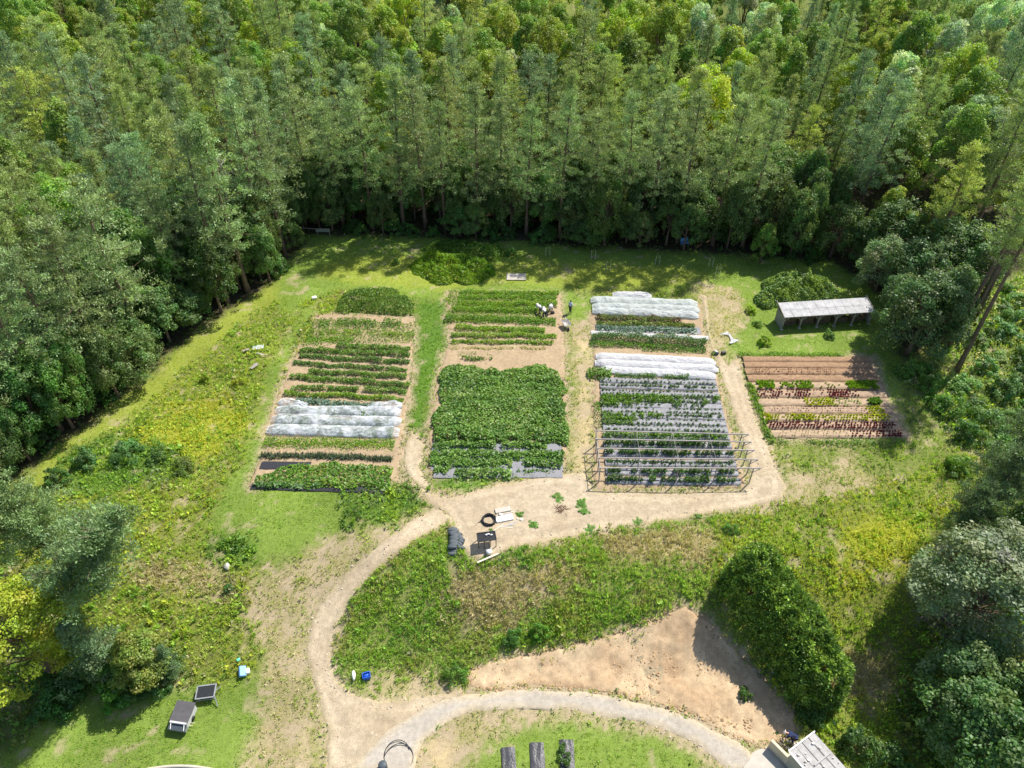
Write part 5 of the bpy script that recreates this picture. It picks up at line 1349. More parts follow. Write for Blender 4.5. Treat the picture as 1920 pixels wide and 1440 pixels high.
# ------------------------------------------------------------------ open wood shed
def build_shed():
    fl = P(1471.5, 595.5, 1.75); fr = P(1640, 585, 1.75); bl = P(1450, 572.5, 2.15)
    ang = math.atan2(fr[1] - fl[1], fr[0] - fl[0])
    ex = np.array([math.cos(ang), math.sin(ang)]); ey = np.array([-ex[1], ex[0]])
    L = float(np.linalg.norm(fr[:2] - fl[:2])); D = float(max(2.2, min(3.2, (bl[:2] - fl[:2]) @ ey)))
    o = thing('wood_shed', 'long open-fronted wooden shed with a bleached board roof', 'shed', (fl[0], fl[1], float(terrain(*fl[:2]))), ang)
    hf, hb = 1.72, 2.12
    tl = math.atan2(hb - hf, D)
    n = 10
    for k in range(n):       # roof boards run down the slope in wide sheets
        w = L / n
        for j in range(2):
            yy = (0.25 + 0.5 * j) * D
            MB().box((w - 0.025, D * 0.5 / math.cos(tl) + 0.06, 0.035), ((k + 0.5) * w, yy, hf + 0.06 + (hb - hf) * yy / D + 0.02 * j + random.uniform(0, 0.012)), (tl, 0, 0)).build('roof_board', M['roof_grey'], o)
    MB().box((L + 0.1, 0.06, 0.14), (L / 2, 0.05, hf - 0.03)).build('front_beam', M['wood_old'], o)
    MB().box((L + 0.1, 0.06, 0.14), (L / 2, D - 0.12, hb - 0.07)).build('rear_beam', M['wood_old'], o)
    for x in (-0.06, L + 0.06):
        MB().bar((x, -0.15, hf + 0.03), (x, D + 0.35, hb + 0.16), 0.05, 0.16).build('verge_board', M['wood_old'], o)
    for k in range(6):
        x = 0.1 + k * (L - 0.2) / 5
        MB().bar((x, 0.14, -0.05), (x, 0.10, hf - 0.10), 0.13).build('post', M['wood_old'], o)
        MB().bar((x, D - 0.25, -0.05), (x, D - 0.25, hb - 0.14), 0.11).build('post', M['wood_old'], o)
        MB().box((0.3, 0.3, 0.16), (x, 0.12, 0.03)).build('post_foot', M['concrete'], o)
        for s in (-1, 1):
            if 0 < x + s * 0.5 < L:
                MB().bar((x, 0.11, hf - 0.65), (x + s * 0.5, 0.10, hf - 0.12), 0.08).build('brace', M['wood_old'], o)
    for k in range(9):
        MB().box((L - 0.1, 0.03, 0.20), (L / 2, D - 0.15, 0.16 + k * 0.215)).build('wall_board', M['wood_old'], o)
        if k < 8:
            for x in (0.02, L - 0.02):
                MB().box((0.03, D - 0.4, 0.19), (x, D / 2 - 0.05, 0.14 + k * 0.205)).build('side_board', M['wood_old'], o)
    rs = np.random.default_rng(4)
    w = (L - 0.2) / 5
    for k in range(5):
        mb = MB()
        hs = [1.25, 1.35, 1.1, 0.7, 0.9][k]
        for r_ in range(int(hs / 0.13)):
            for c_ in range(int((w - 0.35) / 0.14)):
                x = 0.1 + k * w + 0.24 + c_ * 0.14 + rs.normal(0, 0.012); z = 0.09 + r_ * 0.125 + rs.normal(0, 0.01); yd = rs.normal(0, 0.05)
                mb.tube([(x, 0.75 + yd, z), (x, 1.35 + yd, z)], rs.uniform(0.05, 0.068), 6)
        q = mb.data('firewood_stack', M['log'])
        c, s = math.cos(ang), math.sin(ang)
        add('firewood_stack', q, None, o.location, ang, label=f'{["", "second ", "third ", "fourth ", "fifth "][k]}' + ('firewood stack in the shed bay at the boarded end' if k == 0 else 'firewood stack in the shed counted from the boarded end'), category='firewood', group='firewood stacks in the shed', kind='stuff')
build_shed()

# ------------------------------------------------------------------ two black-roofed field carts on the lawn
def ground_at(px, py):
    q = P(px, py); return Vector((q[0], q[1], q[2]))
def build_carts():
    g = ground_at(341, 1362)
    o = thing('hen_trailer', 'dark grey roofed hen trailer with white sides on the lawn', 'hen trailer', g, math.radians(-8)); o.scale = (0.86, 0.66, 0.8)
    mb = MB(); mb.box((1.42, 2.1, 0.75), (0, 0.85, 0.62)); mb.build('body', M['pale_panel'], o)
    MB().box((1.62, 1.25, 0.05), (0, 1.40, 1.16), (math.radians(10), 0, 0)).build('roof_panel', M['grey_plastic'], o)
    MB().box((1.58, 0.86, 0.05), (0, 0.42, 1.02), (math.radians(6), 0, 0)).build('roof_panel', M['grey_plastic'], o)
    MB().box((1.5, 0.7, 0.05), (0, -0.42, 0.72), (math.radians(18), 0, 0)).build('ramp_lid', M['slate'], o)
    MB().box((1.44, 0.5, 0.4), (0, -0.42, 0.42)).build('nest_box', M['metal'], o)
    for x in (-0.6, 0.55):
        MB().bar((x, -0.15, 0.95), (x + 0.1, -0.75, 0.72), 0.05).build('lid_stay', M['white'], o)
        w = MB(); w.tube([(x * 1.35 - 0.05, 0.85, 0.26), (x * 1.35 + 0.05, 0.85, 0.26)], 0.26, 14); w.build('wheel', M['black'], o, True)
    MB().bar((0.7, 0.3, 0.4), (1.15, 0.35, 0.42), 0.04).build('perch_bar', M['wood_pale'], o)
    MB().bar((0.7, 0.05, 0.4), (1.05, 0.05, 0.42), 0.04).build('perch_bar', M['wood_pale'], o)
    g = ground_at(388, 1314)
    o = thing('feed_trailer', 'small pale framed trailer with an open black top on the lawn', 'trailer', g, math.radians(8)); o.scale = (0.95, 0.9, 0.75)
    MB().box((1.25, 0.95, 0.25), (0, 0.45, 0.62)).build('tray', M['black'], o)
    for a, b in (((-0.68, -0.05, 0.74), (-0.68, 0.98, 0.74)), ((0.68, -0.05, 0.74), (0.68, 0.98, 0.74)), ((-0.7, 0.98, 0.76), (0.7, 0.98, 0.76)), ((-0.7, -0.05, 0.72), (0.7, -0.05, 0.72))):
        MB().bar(a, b, 0.09, 0.07).build('rim', M['metal'], o)
    MB().bar((-0.65, -0.12, 0.5), (0.65, -0.12, 0.5), 0.06).build('rail', M['metal'], o)
    for x in (-0.55, 0.55):
        for y in (0.05, 0.85):
            MB().bar((x, y, 0), (x, y, 0.55), 0.06).build('leg', M['metal'], o)
    MB().bar((0.68, 0.5, 0.6), (1.05, 0.7, 0.75), 0.08).build('handle', M['metal'], o)
    MB().bar((0.72, 0.0, 0.6), (0.9, -0.6, 0.05), 0.06).build('drawbar', M['metal'], o)
    MB().bar((-0.72, 0.0, 0.55), (-1.0, -0.65, 0.05), 0.06).build('drawbar', M['black'], o)
M['pale_panel'] = mat_plain('pale_grey_panel', (0.50, 0.50, 0.50), 0.6, 0.12, 3)
M['slate'] = mat_plain('dark_slate_sheet', (0.07, 0.085, 0.10), 0.5, 0.2, 3)
build_carts()

# ------------------------------------------------------------------ things in the yard
def sandbag_mesh(seed):
    return MB().lump((0.42, 0.19, 0.15), (0, 0, 0.13), seed, 2, 0.10).data('sandbag', M['bag'], True)
M['bag'] = mat_plain('grey_black_woven_bag', (0.085, 0.10, 0.11), 0.55, 0.35, 7)
bags = [sandbag_mesh(k) for k in range(4)]
rs = np.random.default_rng(3)
for k in range(13):
    t = k / 12
    q = ground_at(847 + 5 * math.sin(t * 3), 993 + 46 * t)
    for lev in range(2 if 1 < k < 11 else 1):
        add('sandbag', bags[(k + lev) % 4], None, q + Vector((rs.normal(0, 0.03), rs.normal(0, 0.03), 0.26 * lev)), rs.normal(0.05, 0.14), label=f'{ORD[k]} dark sandbag along the pile from its yard end, {["bottom", "top"][lev]} layer', category='sandbag', group='sandbags piled at the road bend')
for k in range(7):
    q = ground_at(857 + rs.uniform(0, 7), 1004 + k * 4.0)
    add('sandbag', bags[k % 4], None, q + Vector((0, 0, 0.02)), rs.normal(-0.3, 0.3), label=f'{ORD[k]} dark sandbag slumped beside the pile, counted from the back', category='sandbag', group='sandbags slumped beside the pile')

def build_yard():
    g = ground_at(897, 1030); g2 = ground_at(931, 1025)
    ang = math.atan2(g2.y - g.y, g2.x - g.x); L = (g2 - g).length
    o = thing('work_table', 'dark mesh-topped steel work table on rusty legs in the yard', 'table', g, ang)
    HT = 0.95
    for k in range(9):
        MB().box((L - 0.04, 0.075, 0.03), (L / 2, 0.06 + k * 0.093, HT)).build('slat', M['black'], o)
    for a, b in (((0, 0, HT + 0.03), (L, 0, HT + 0.03)), ((0, 0.86, HT + 0.03), (L, 0.86, HT + 0.03)), ((0, 0, HT + 0.03), (0, 0.86, HT + 0.03)), ((L, 0, HT + 0.03), (L, 0.86, HT + 0.03))):
        MB().bar(a, b, 0.06).build('edge_rail', M['black'], o)
    for x in (0.03, L * 0.33, L * 0.66, L - 0.03):
        for y in (0.03, 0.83):
            MB().bar((x, y, -0.03), (x, y, HT - 0.02), 0.055).build('leg', M['rust'], o)
    MB().bar((0.03, 0.83, 0.3), (L - 0.03, 0.83, 0.3), 0.04).build('stretcher', M['rust'], o)
    c, s = math.cos(ang), math.sin(ang)
    for k, (x, y) in enumerate([(0.75, 0.55), (0.95, 0.6), (1.15, 0.5)]):
        MB().lump((0.12, 0.08, 0.06), (0, 0, 0.06), k, 1, 0.25).build('rag', M['hat'], None, True, g + Vector((c * x - s * y, s * x + c * y, HT + 0.02)), label=['crumpled white rag on the work table, first from its end', 'crumpled white rag on the work table, middle one', 'crumpled white rag on the work table, last one'][k], category='rag', group='rags on the work table')
    # hose coil
    g = ground_at(917, 977); mb = MB()
    pts = []
    for k in range(150):
        a = k * 0.35; r_ = 0.55 + 0.07 * math.sin(k * 0.9)
        pts.append((math.cos(a) * r_, math.sin(a) * r_, 0.05 + 0.0016 * k + 0.02 * math.sin(k * 0.5)))
    pts += [(-0.6, -0.1, 0.2), (-0.95, -0.25, 0.05), (-1.15, -0.55, 0.05)]
    mb.tube(pts, 0.032, 6)
    mb.build('hose_coil', M['black'], None, True, g, label='coil of black water pipe beside the white slabs', category='hose')
    # slabs and offcuts
    for k, (px, py, sx, sy, mt, lab) in enumerate([(943, 958, 1.35, 0.5, 'concrete', 'pale slab at the back of the heap beside the hose coil'), (946, 974, 1.45, 0.55, 'white', 'white slab at the front of the heap beside the hose coil')]):
        g = ground_at(px, py)
        MB().box((sx, sy, 0.16), (0, 0, 0.12), (0, 0, 0), 0.01).build('slab', M[mt], None, False, g, math.radians(14), label=lab, category='slab')
    for k, (px, py, L_, a_) in enumerate([(948, 963, 1.5, 12), (946, 966, 1.3, 9), (935, 990, 1.2, 40), (953, 986, 0.9, 10), (950, 990, 1.0, -8), (962, 981, 0.8, 20)]):
        g = ground_at(px, py)
        MB().bar((-L_ / 2, 0, 0.05), (L_ / 2, 0, 0.07), 0.07).build('pole', M['metal' if k % 2 else 'wood_pale'], None, False, g, math.radians(a_), label=f'{ORD[k]} offcut pole around the slabs, counted from the back', category='pole', group='poles around the slabs')
    for k, (px, py, r_) in enumerate([(938, 966, 0.2), (978, 975, 0.17), (970, 974, 0.12), (951, 968, 0.15), (960, 984, 0.13)]):
        MB().lump((r_, r_ * 0.8, r_ * 0.6), (0, 0, r_ * 0.4), 40 + k, 2, 0.25).build('stone', M['stone'], None, False, ground_at(px, py), label=['pale stone between the two slabs', 'pale block at the weeds end of the heap', 'small pale stone beside the weeds end block', 'stone under the front slab edge', 'stone among the poles in front of the slabs'][k], category='stone')
    g = ground_at(917, 1038)
    mb = MB(); mb.tube([(0, 0, 0), (0, 0, 0.32), (0, 0, 0.36)], [0.20, 0.25, 0.26], 18); mb.build('bucket', M['white'], None, True, g, label='round white tub in the weeds below the work table', category='tub')
    g = ground_at(915, 1049); MB().box((1.9, 0.14, 0.06), (0, 0, 0.2)).build('plank', M['wood_pale'], None, False, g, math.radians(27), label='pale plank lying in the weeds below the work table', category='plank')
    # brush heap
    g = ground_at(1053, 957); mb = MB()
    for k in range(40):
        a = rs.uniform(0, 6.28); L_ = rs.uniform(0.2, 0.6)
        p0 = np.array([rs.normal(0, 0.25), rs.normal(0, 0.2), rs.uniform(0.03, 0.2)])
        mb.tube([p0, p0 + [math.cos(a) * L_, math.sin(a) * L_, rs.uniform(-0.1, 0.15)]], [0.02, 0.01], 4)
    mb.build('brush_heap', M['rust'], None, False, g, label='small brown heap of twigs on the bare yard', category='twig heap', kind='stuff')
    # weeds in the yard
    for k, (px, py, s, lab) in enumerate([(1000, 985, 0.3, 'weed clump at the corner of the slab heap'), (975, 965, 0.25, 'low weed clump behind the slab heap'), (1045, 935, 0.3, 'weed clump in the yard behind the twig heap'), (1090, 945, 0.35, 'larger weed clump in the yard near the trellis'), (920, 995, 0.16, 'tiny weed behind the work table'), (1105, 992, 0.25, 'small sapling-like weed at the yard edge'), (1095, 960, 0.3, 'weed clump between the twig heap and the track'), (1310, 968, 0.2, 'small weed at the road edge above the bank'), (1195, 978, 0.22, 'weed at the road edge left of the hedge'), (908, 1048, 0.22, 'weed between the white tub and the plank')]):
        single('weed_clump', SHRUB[k % 3], px, py, lab, 'weeds', s=s * 1.1, sz=s * 0.35, tint=(1.3, 1.5, 0.7), names=('stem', 'foliage'), r=0.5)
build_yard()

# ------------------------------------------------------------------ stone-weighted roof, retaining wall, rubble
def build_store():
    # roof corners in the picture: near left (1481,1409), far (1527,1374), running off the bottom edge
    HT = 1.9
    a = P(1480, 1409, HT); b = P(1527, 1373, HT); c = P(1560, 1470, HT)
    ex = unit((b - a)[:2]); ang = math.atan2(ex[1], ex[0]); ey = np.array([ex[1], -ex[0]])
    W = float(np.linalg.norm((b - a)[:2])); L = 4.2
    g0 = float(min(terrain(*(a[:2] + ey * L * k / 3)) for k in range(4)))
    o = thing('stone_store', 'low store with a grey sheet roof weighted by stones', 'store', (a[0], a[1], g0), ang)
    top = a[2] - g0
    for k in range(4):      # roof sheets, seams along the long side, each a little overlapped
        w = W / 4
        for j in range(3):
            MB().box((w - 0.03, L / 3 - 0.02 + 0.06, 0.03), ((k + 0.5) * w, -(j + 0.5) * L / 3, top - 0.03 + 0.012 * ((k + j) % 2)), (0, 0, 0)).build('roof_sheet', M['sheet'], o)
    for k in (1.95, 2.98):
        MB().box((0.05, L, 0.05), (k * W / 4, -L / 2, top + 0.0)).build('seam_batten', M['black'], o)
    MB().bar((-0.05, 0.03, top + 0.03), (W + 0.05, 0.03, top + 0.03), 0.09).build('edge_batten', M['white'], o)
    MB().bar((-0.04, 0, top + 0.02), (-0.04, -L, top + 0.02), 0.08).build('edge_batten', M['white'], o)
    for y in (-L * 0.35, -L * 0.7):
        MB().bar((0.3 * W, y, top + 0.03), (W * 0.95, y, top + 0.03), 0.1).build('cross_batten', M['sheet'], o)
    MB().box((0.14, L - 0.3, top - 0.1), (0.12, -L / 2, (top - 0.1) / 2)).build('wall', M['concrete'], o)
    MB().box((0.14, L - 0.3, top - 0.1), (W - 0.12, -L / 2, (top - 0.1) / 2)).build('wall', M['concrete'], o)
    MB().box((W - 0.4, 0.14, top - 0.1), (W / 2, -L + 0.2, (top - 0.1) / 2)).build('wall', M['concrete'], o)
    cc, ss = math.cos(ang), math.sin(ang)
    for k in range(26):
        x, y = rs.uniform(0.15, W - 0.15), -rs.uniform(0.2, L - 0.2)
        r_ = rs.uniform(0.05, 0.12)
        MB().lump((r_, r_ * 0.8, r_ * 0.5), (0, 0, r_ * 0.35), 60 + k, 1, 0.3).build('stone', M['stone' if k % 3 else 'white'], None, False, (a[0] + cc * x - ss * y, a[1] + ss * x + cc * y, a[2] + 0.01), label='pale stone lying on the grey sheet roof', category='stone', group='stones on the sheet roof')
    # low wall with a return
    p, q, r_ = P(1449, 1390, 1.0), P(1478, 1419, 1.0), P(1490, 1408, 1.0)
    w = thing('retaining_wall', 'low cream concrete wall beside the stone-weighted roof', 'wall', (p[0], p[1], 0))
    for i_, (u, v) in enumerate(((p, q), (q, r_))):
        d = v - u; Ln = float(np.linalg.norm(d[:2])); m_ = (u + v) / 2
        zb = float(min(terrain(*u[:2]), terrain(*v[:2]))) - 0.2
        MB().box((Ln + (0.2 if i_ == 0 else 0), 0.22, 1.25), (m_[0] - p[0], m_[1] - p[1], zb + 0.62), (0, 0, math.atan2(d[1], d[0])), 0.02).build('wall_section', M['cream'], w)
    for k in range(34):
        px, py = 1462 + rs.uniform(0, 34), 1385 + rs.uniform(0, 22)
        if px - 1462 > (py - 1380) * 2.2 + 8: continue
        r2 = rs.uniform(0.05, 0.15)
        MB().lump((r2, r2 * 0.75, r2 * 0.6), (0, 0, r2 * 0.4), 100 + k, 1, 0.3).build('rubble_stone', M['stone'], None, False, ground_at(px, py) + Vector((0, 0, rs.uniform(0, 0.12))), rs.uniform(0, 6), label='pale rubble stone between the low wall and the sheet roof', category='stone', group='rubble behind the low wall')
    for k in range(30):
        px, py = rs.uniform(1400, 1480), rs.uniform(1255, 1370)
        if px < 1360 + (py - 1200) * 0.5: continue
        r2 = rs.uniform(0.04, 0.14)
        MB().lump((r2, r2 * 0.75, r2 * 0.6), (0, 0, r2 * 0.3), 140 + k, 1, 0.3).build('rock', M['stone'], None, False, ground_at(px, py), rs.uniform(0, 6), label='stone on the shaded earth below the long hedge', category='stone', group='stones on the shaded earth bank')
M['sheet'] = mat_plain('grey_roof_sheet', (0.36, 0.35, 0.34), 0.75, 0.22, 2.5)
M['cream'] = mat_plain('cream_render', (0.60, 0.50, 0.37), 0.9, 0.1, 2)
build_store()

# ------------------------------------------------------------------ three black film beds, pipe loop, kerb at the bottom edge
for k, (px, w) in enumerate([(956, 0.95), (1008, 1.0), (1064, 1.0)]):
    o = strip('film_bed', (px + 2, 1470), (px - (4 if k == 0 else 2), [1402, 1393, 1388][k]), w, M['mulch_dark'], 0.05, 400 + k, wrinkle=0.10, label=['short black film bed at the bottom edge, nearest the pipe loop', 'middle of the three short black film beds at the bottom edge', 'short black film bed with leafy plants growing through'][k], category='film bed', group='short black film beds at the bottom edge')
for k in range(9):
    px, py = 1053 + rs.uniform(-4, 14), 1400 + k * 4.6
    q = P(px, py)
    c = add('plant', MIDP[k % 4], o, (q[0], q[1], q[2] + 0.18), k * 1.3)
def pipe_loop():
    g = ground_at(745, 1422); mb = MB(); pts = []
    for k in range(60):
        a = 0.6 + k * 0.15; r_ = 0.95 + 0.14 * math.sin(k * 0.21)
        pts.append((math.cos(a) * r_, math.sin(a) * r_ * 1.05, 0.08 + 0.12 * max(0, math.sin(a))))
    mb.tube(pts, 0.03, 6)
    mb.build('pipe_loop', M['black'], None, True, g, label='loop of black pipe on the gravel at the bottom edge', category='pipe')
    g = ground_at(719, 1440)
    mb = MB(); mb.tube([(0, 0, 0), (0, 0, 0.55), (0, 0, 0.62)], [0.28, 0.30, 0.2], 16); mb.build('barrel', M['slate'], None, True, g, label='grey barrel cut off by the bottom edge', category='barrel')
    g = ground_at(335, 1441); mb = MB()
    pts = [(-2.9 + k * 0.5, -0.18 * ((k - 6) / 4) ** 2 + 0.1, 0.12) for k in range(12)]
    mb.tube(pts, 0.11, 8); mb.build('kerb_log', M['concrete'], None, True, g, label='pale curved edging along the bottom edge of the lawn', category='edging')
pipe_loop()

# ------------------------------------------------------------------ odds and ends
def small():
    g = ground_at(456, 1262)
    o = thing('water_tank', 'tipped light blue tub among the weeds near the trailers', 'tub', g, 0.4)
    MB().box((0.5, 0.75, 0.32), (0, 0, 0.25), (0.25, 0.5, 0), 0.05).build('body', M['skyblue'], o)
    MB().box((0.3, 0.4, 0.3), (0.35, -0.1, 0.16), (0, 0.2, 0), 0.04).build('liner', M['hat'], o)
    MB().box((0.26, 0.2, 0.14), (0, 0, 0.32), (0.2, 0.1, 0.3), 0.03).build('mint_crate', M['mint'], None, False, ground_at(449, 1241), 0.3, label='small mint green crate in the weeds above the blue tub', category='crate')
    g = ground_at(688, 1270)
    o = thing('blue_crate', 'bright blue plastic crate in the weeds at the road bend', 'crate', g, 0.3)
    MB().box((0.55, 0.42, 0.04), (0, 0, 0.06)).build('bottom', M['blue'], o)
    for x, y, sx, sy in ((0.27, 0, 0.04, 0.42), (-0.27, 0, 0.04, 0.42), (0, 0.2, 0.5, 0.04), (0, -0.2, 0.5, 0.04)):
        MB().box((sx, sy, 0.34), (x, y, 0.25)).build('side', M['blue'], o)
    MB().lump((0.2, 0.15, 0.12), (0, 0, 0.3), 5, 2, 0.3).build('bag', M['blue'], o, True)
    g = ground_at(664, 1268)
    MB().lump((0.14, 0.4, 0.14), (0, 0, 0.2), 7, 2, 0.3).build('plastic_bag', M['hat'], None, True, g, 0.1, label='crumpled white bag in the weeds beside the blue crate', category='bag')
    g = ground_at(427, 1064); MB().lump((0.24, 0.32, 0.26), (0, 0, 0.16), 8, 2, 0.12).build('boulder', M['stone'], None, False, g, 0.3, label='pale boulder at the edge of the left meadow', category='boulder')
    g = ground_at(590, 561); MB().box((0.55, 0.4, 0.3), (0, 0, 0.2), (0.1, 0.05, 0.4), 0.03).build('white_crate', M['white'], None, False, g, label='small white crate on the grass above the left plot', category='crate')
    # grey debris in the meadow
    for k, (px, py, sx, sy, a_) in enumerate([(485, 655, 1.2, 0.7, 0.2), (462, 660, 0.7, 0.35, 0.6), (492, 668, 1.4, 0.16, -0.2), (478, 690, 1.0, 0.45, 1.0)]):
        g = ground_at(px, py)
        n_ = 14
        U, V = np.meshgrid(np.linspace(-0.5, 0.5, n_), np.linspace(-0.5, 0.5, n_))
        zz = 0.30 + 0.22 * (fbm(U * 3 + 9 * k, V * 3, 0.7, k + 3, 3) - 0.5)
        i_ = np.arange(n_ * n_).reshape(n_, n_)
        q = np.stack([i_[:-1, :-1], i_[:-1, 1:], i_[1:, 1:], i_[1:, :-1]], -1).reshape(-1, 4)
        add('old_tarp', mesh_np('old_tarp', np.stack([U * sx, V * sy, zz], -1).reshape(-1, 3), q, None, M[['net', 'wood_old', 'wood_pale', 'wood_old'][k]], True), None, g, a_, label=['crumpled pale tarp in the weeds left of the left plot', 'small pale tarp scrap beside the crumpled one', 'long pale board-like strip below the crumpled tarp', 'greyish heap of dead stalks below the crumpled tarp'][k], category='tarp')
    # fleece thrown on the grass
    n_, m_ = 40, 12
    U, V = np.meshgrid(np.linspace(0, 1, n_), np.linspace(-0.5, 0.5, m_), indexing='ij')
    wd = 0.35 + 0.75 * np.exp(-((U - 0.05) / 0.14) ** 2) + 1.0 * np.exp(-((U - 0.95) / 0.13) ** 2)
    wd = wd * (0.8 + 0.4 * vnoise(U, U * 0, 0.12, 3))
    p0, p1 = P(1356, 626), P(1380, 642)
    d = p1 - p0; nr = unit(np.array([-d[1], d[0]]))
    x = p0[0] + d[0] * U + nr[0] * V * wd + 0.25 * np.sin(U * 5) * nr[0]; y = p0[1] + d[1] * U + nr[1] * V * wd + 0.25 * np.sin(U * 5) * nr[1]
    z = terrain(x, y) + 0.14 + 0.25 * (fbm(U * 4, V * 2, 0.5, 14, 3) - 0.4)
    i_ = np.arange(n_ * m_).reshape(n_, m_)
    q = np.stack([i_[:-1, :-1], i_[1:, :-1], i_[1:, 1:], i_[:-1, 1:]], -1).reshape(-1, 4)
    add('fleece_sheet', mesh_np('fleece_sheet', np.stack([x, y, z], -1).reshape(-1, 3), q, None, M['fleece'], True), label='twisted white fleece left on the grass by the shed', category='fleece')
    for k, (px, py) in enumerate([(1341, 664), (1356, 664)]):
        g = ground_at(px, py)
        o = thing('weight_bag', ['grey sack at the end of the white fleece rows', 'black box beside the grey sack at the path'][k], ['sack', 'box'][k], g, 0.3 * k)
        if k == 0:
            MB().lump((0.38, 0.26, 0.2), (0, 0, 0.18), 3, 2, 0.18).build('body', M['bag'], o, True)
            MB().lump((0.16, 0.12, 0.06), (0.05, 0, 0.38), 4, 2, 0.2).build('patch', M['hat'], o, True)
        else:
            MB().box((0.5, 0.32, 0.3), (0, 0, 0.17), (0, 0, 0), 0.03).build('body', M['black'], o)
            MB().box((0.42, 0.24, 0.04), (0, 0, 0.335)).build('lid', M['grey_plastic'], o)
    for k, (X, Y) in enumerate([(232, 526), (488, 536), (785, 548), (850, 648), (575, 588), (935, 590)]):
        g = P(*zt(X, Y))
        MB().lump((0.26, 0.15, 0.12), (0, 0, 0.1), 9 + k, 2, 0.15).build('weight_sack', M['bag'], None, True, (g[0], g[1], g[2] + 0.12), 0.1, label=['sack weighing down the upper white fleece row at its left', 'sack weighing down the upper white fleece row in the middle', 'sack weighing down the upper white fleece row at its right', 'sack at the right end of the lower white fleece row', 'sack weighing down the middle white fleece row', 'sack at the right end of the middle white fleece row'][k], category='sack', group='sacks on the white fleece rows')
    # pale slab on the back lawn, board at the forest edge
    g = ground_at(968, 520); MB().box((2.4, 1.5, 0.06), (0, 0, 0.10), (0, 0, 0), 0.02).build('hatch_cover', M['concrete'], None, False, g, label='pale square hatch lying in the back lawn', category='hatch')
    g = ground_at(607, 441)
    o = thing('bench', 'grey board on posts at the dark forest corner', 'board', g, 0.0)
    MB().box((1.9, 0.06, 0.5), (0, 0, 0.75)).build('board', M['metal'], o)
    for x in (-0.8, 0.8):
        MB().bar((x, 0.05, -0.05), (x, 0.05, 0.9), 0.09).build('post', M['wood_old'], o)
    MB().bar((-0.95, 0, 0.95), (-4.0, 0.6, 0.9), 0.08).build('rail', M['wood_old'], o)
    g = ground_at(1284, 462)
    o = thing('garden_chair', 'pale blue metal chair standing in the dark at the forest foot', 'chair', g, 0.3)
    MB().box((1.1, 0.5, 0.06), (0, 0.1, 0.5)).build('seat', M['skyblue'], o)
    MB().box((1.1, 0.06, 0.5), (0, 0.38, 0.85)).build('backrest', M['skyblue'], o)
    for x in (-0.48, 0.48):
        for y in (-0.1, 0.3):
            MB().bar((x, y, -0.03), (x, y, 0.48), 0.05).build('leg', M['metal'], o)
    # staked saplings on the back lawn
    for k, (px, py) in enumerate([(1332, 500), (1140, 508), (1232, 496), (1345, 516), (1027, 480), (1112, 486)]):
        g = ground_at(px, py)
        o = thing('sapling', f'{ORD[k]} of the thin saplings on the back lawn, ' + ['with two stakes', 'pale leaved', 'yellow green', 'pale and twiggy', 'in deep shade', 'shaded and slim'][k], 'sapling', g)
        t = MB(); t.tube([(0, 0, -0.05), (0.05, 0, 0.7), (0.02, 0.05, 1.5)], [0.025, 0.018, 0.008], 5); t.build('trunk', M['bark'], o)
        r2 = np.random.default_rng(80 + k); n_ = 60
        pp = r2.normal(0, 0.16, (n_, 3)) + [0, 0, 1.15]; pp[:, 2] += r2.normal(0, 0.22, n_)
        v, f_, cc = leaf_cloud(pp[:, 0], pp[:, 1], pp[:, 2], 0.13, np.full((n_, 3), 1.0) * np.array([0.16, 0.24, 0.06]), r2, 0.4)
        add('crown', mesh_np('crown', v, f_, cc, M['tree_leaf']), o)
        for x in (-0.25, 0.25):
            MB().bar((x, 0, -0.05), (x, 0, 1.3), 0.04).build('stake', M['wood_pale'], o)
small()

# ------------------------------------------------------------------ wheelbarrow
def wheelbarrow():
    g = ground_at(1061, 613)
    o = thing('wheelbarrow', 'grey metal wheelbarrow beside the middle plot', 'wheelbarrow', g, math.radians(20))
    bm = bmesh.new()
    lo = [bm.verts.new(v) for v in ((-0.28, -0.3, 0.32), (0.28, -0.3, 0.32), (0.28, 0.35, 0.38), (-0.28, 0.35, 0.38))]
    hi = [bm.verts.new(v) for v in ((-0.42, -0.55, 0.66), (0.42, -0.55, 0.66), (0.42, 0.5, 0.68), (-0.42, 0.5, 0.68))]
    bm.faces.new(lo[::-1])
    for k in range(4):
        bm.faces.new((lo[k], lo[(k + 1) % 4], hi[(k + 1) % 4], hi[k]))
    bmesh.ops.solidify(bm, geom=bm.faces[:], thickness=0.02)
    me = bpy.data.meshes.new('tray'); bm.to_mesh(me); bm.free(); me.materials.append(M['hat'])
    add('tray', me, o)
    w = MB(); w.tube([(-0.05, -0.72, 0.2), (0.05, -0.72, 0.2)], 0.2, 16); w.build('wheel', M['black'], o, True)
    for s in (-1, 1):
        MB().bar((s * 0.07, -0.75, 0.2), (s * 0.33, 1.0, 0.62), 0.045).build('handle', M['wood_pale'], o)
        MB().bar((s * 0.26, 0.35, 0.42), (s * 0.3, 0.42, 0.0), 0.04).build('leg', M['metal'], o)
wheelbarrow()

# ------------------------------------------------------------------ people
def skin_obj(name, pts, edges, radii, mat, parent, sub=2):
    me = bpy.data.meshes.new(name)
    me.from_pydata([tuple(p) for p in pts], edges, []); me.update()
    o = add(name, me, parent)
    md = o.modifiers.new('Skin', 'SKIN'); md.use_smooth_shade = True
    sv = me.skin_vertices[0].data
    for v, r_ in zip(sv, radii):
        v.radius = (r_, r_) if not hasattr(r_, '__len__') else r_
        v.use_root = False
    sv[0].use_root = True
    ss = o.modifiers.new('Subdivision', 'SUBSURF'); ss.levels = sub; ss.render_levels = sub
    me.materials.append(mat)
    return o

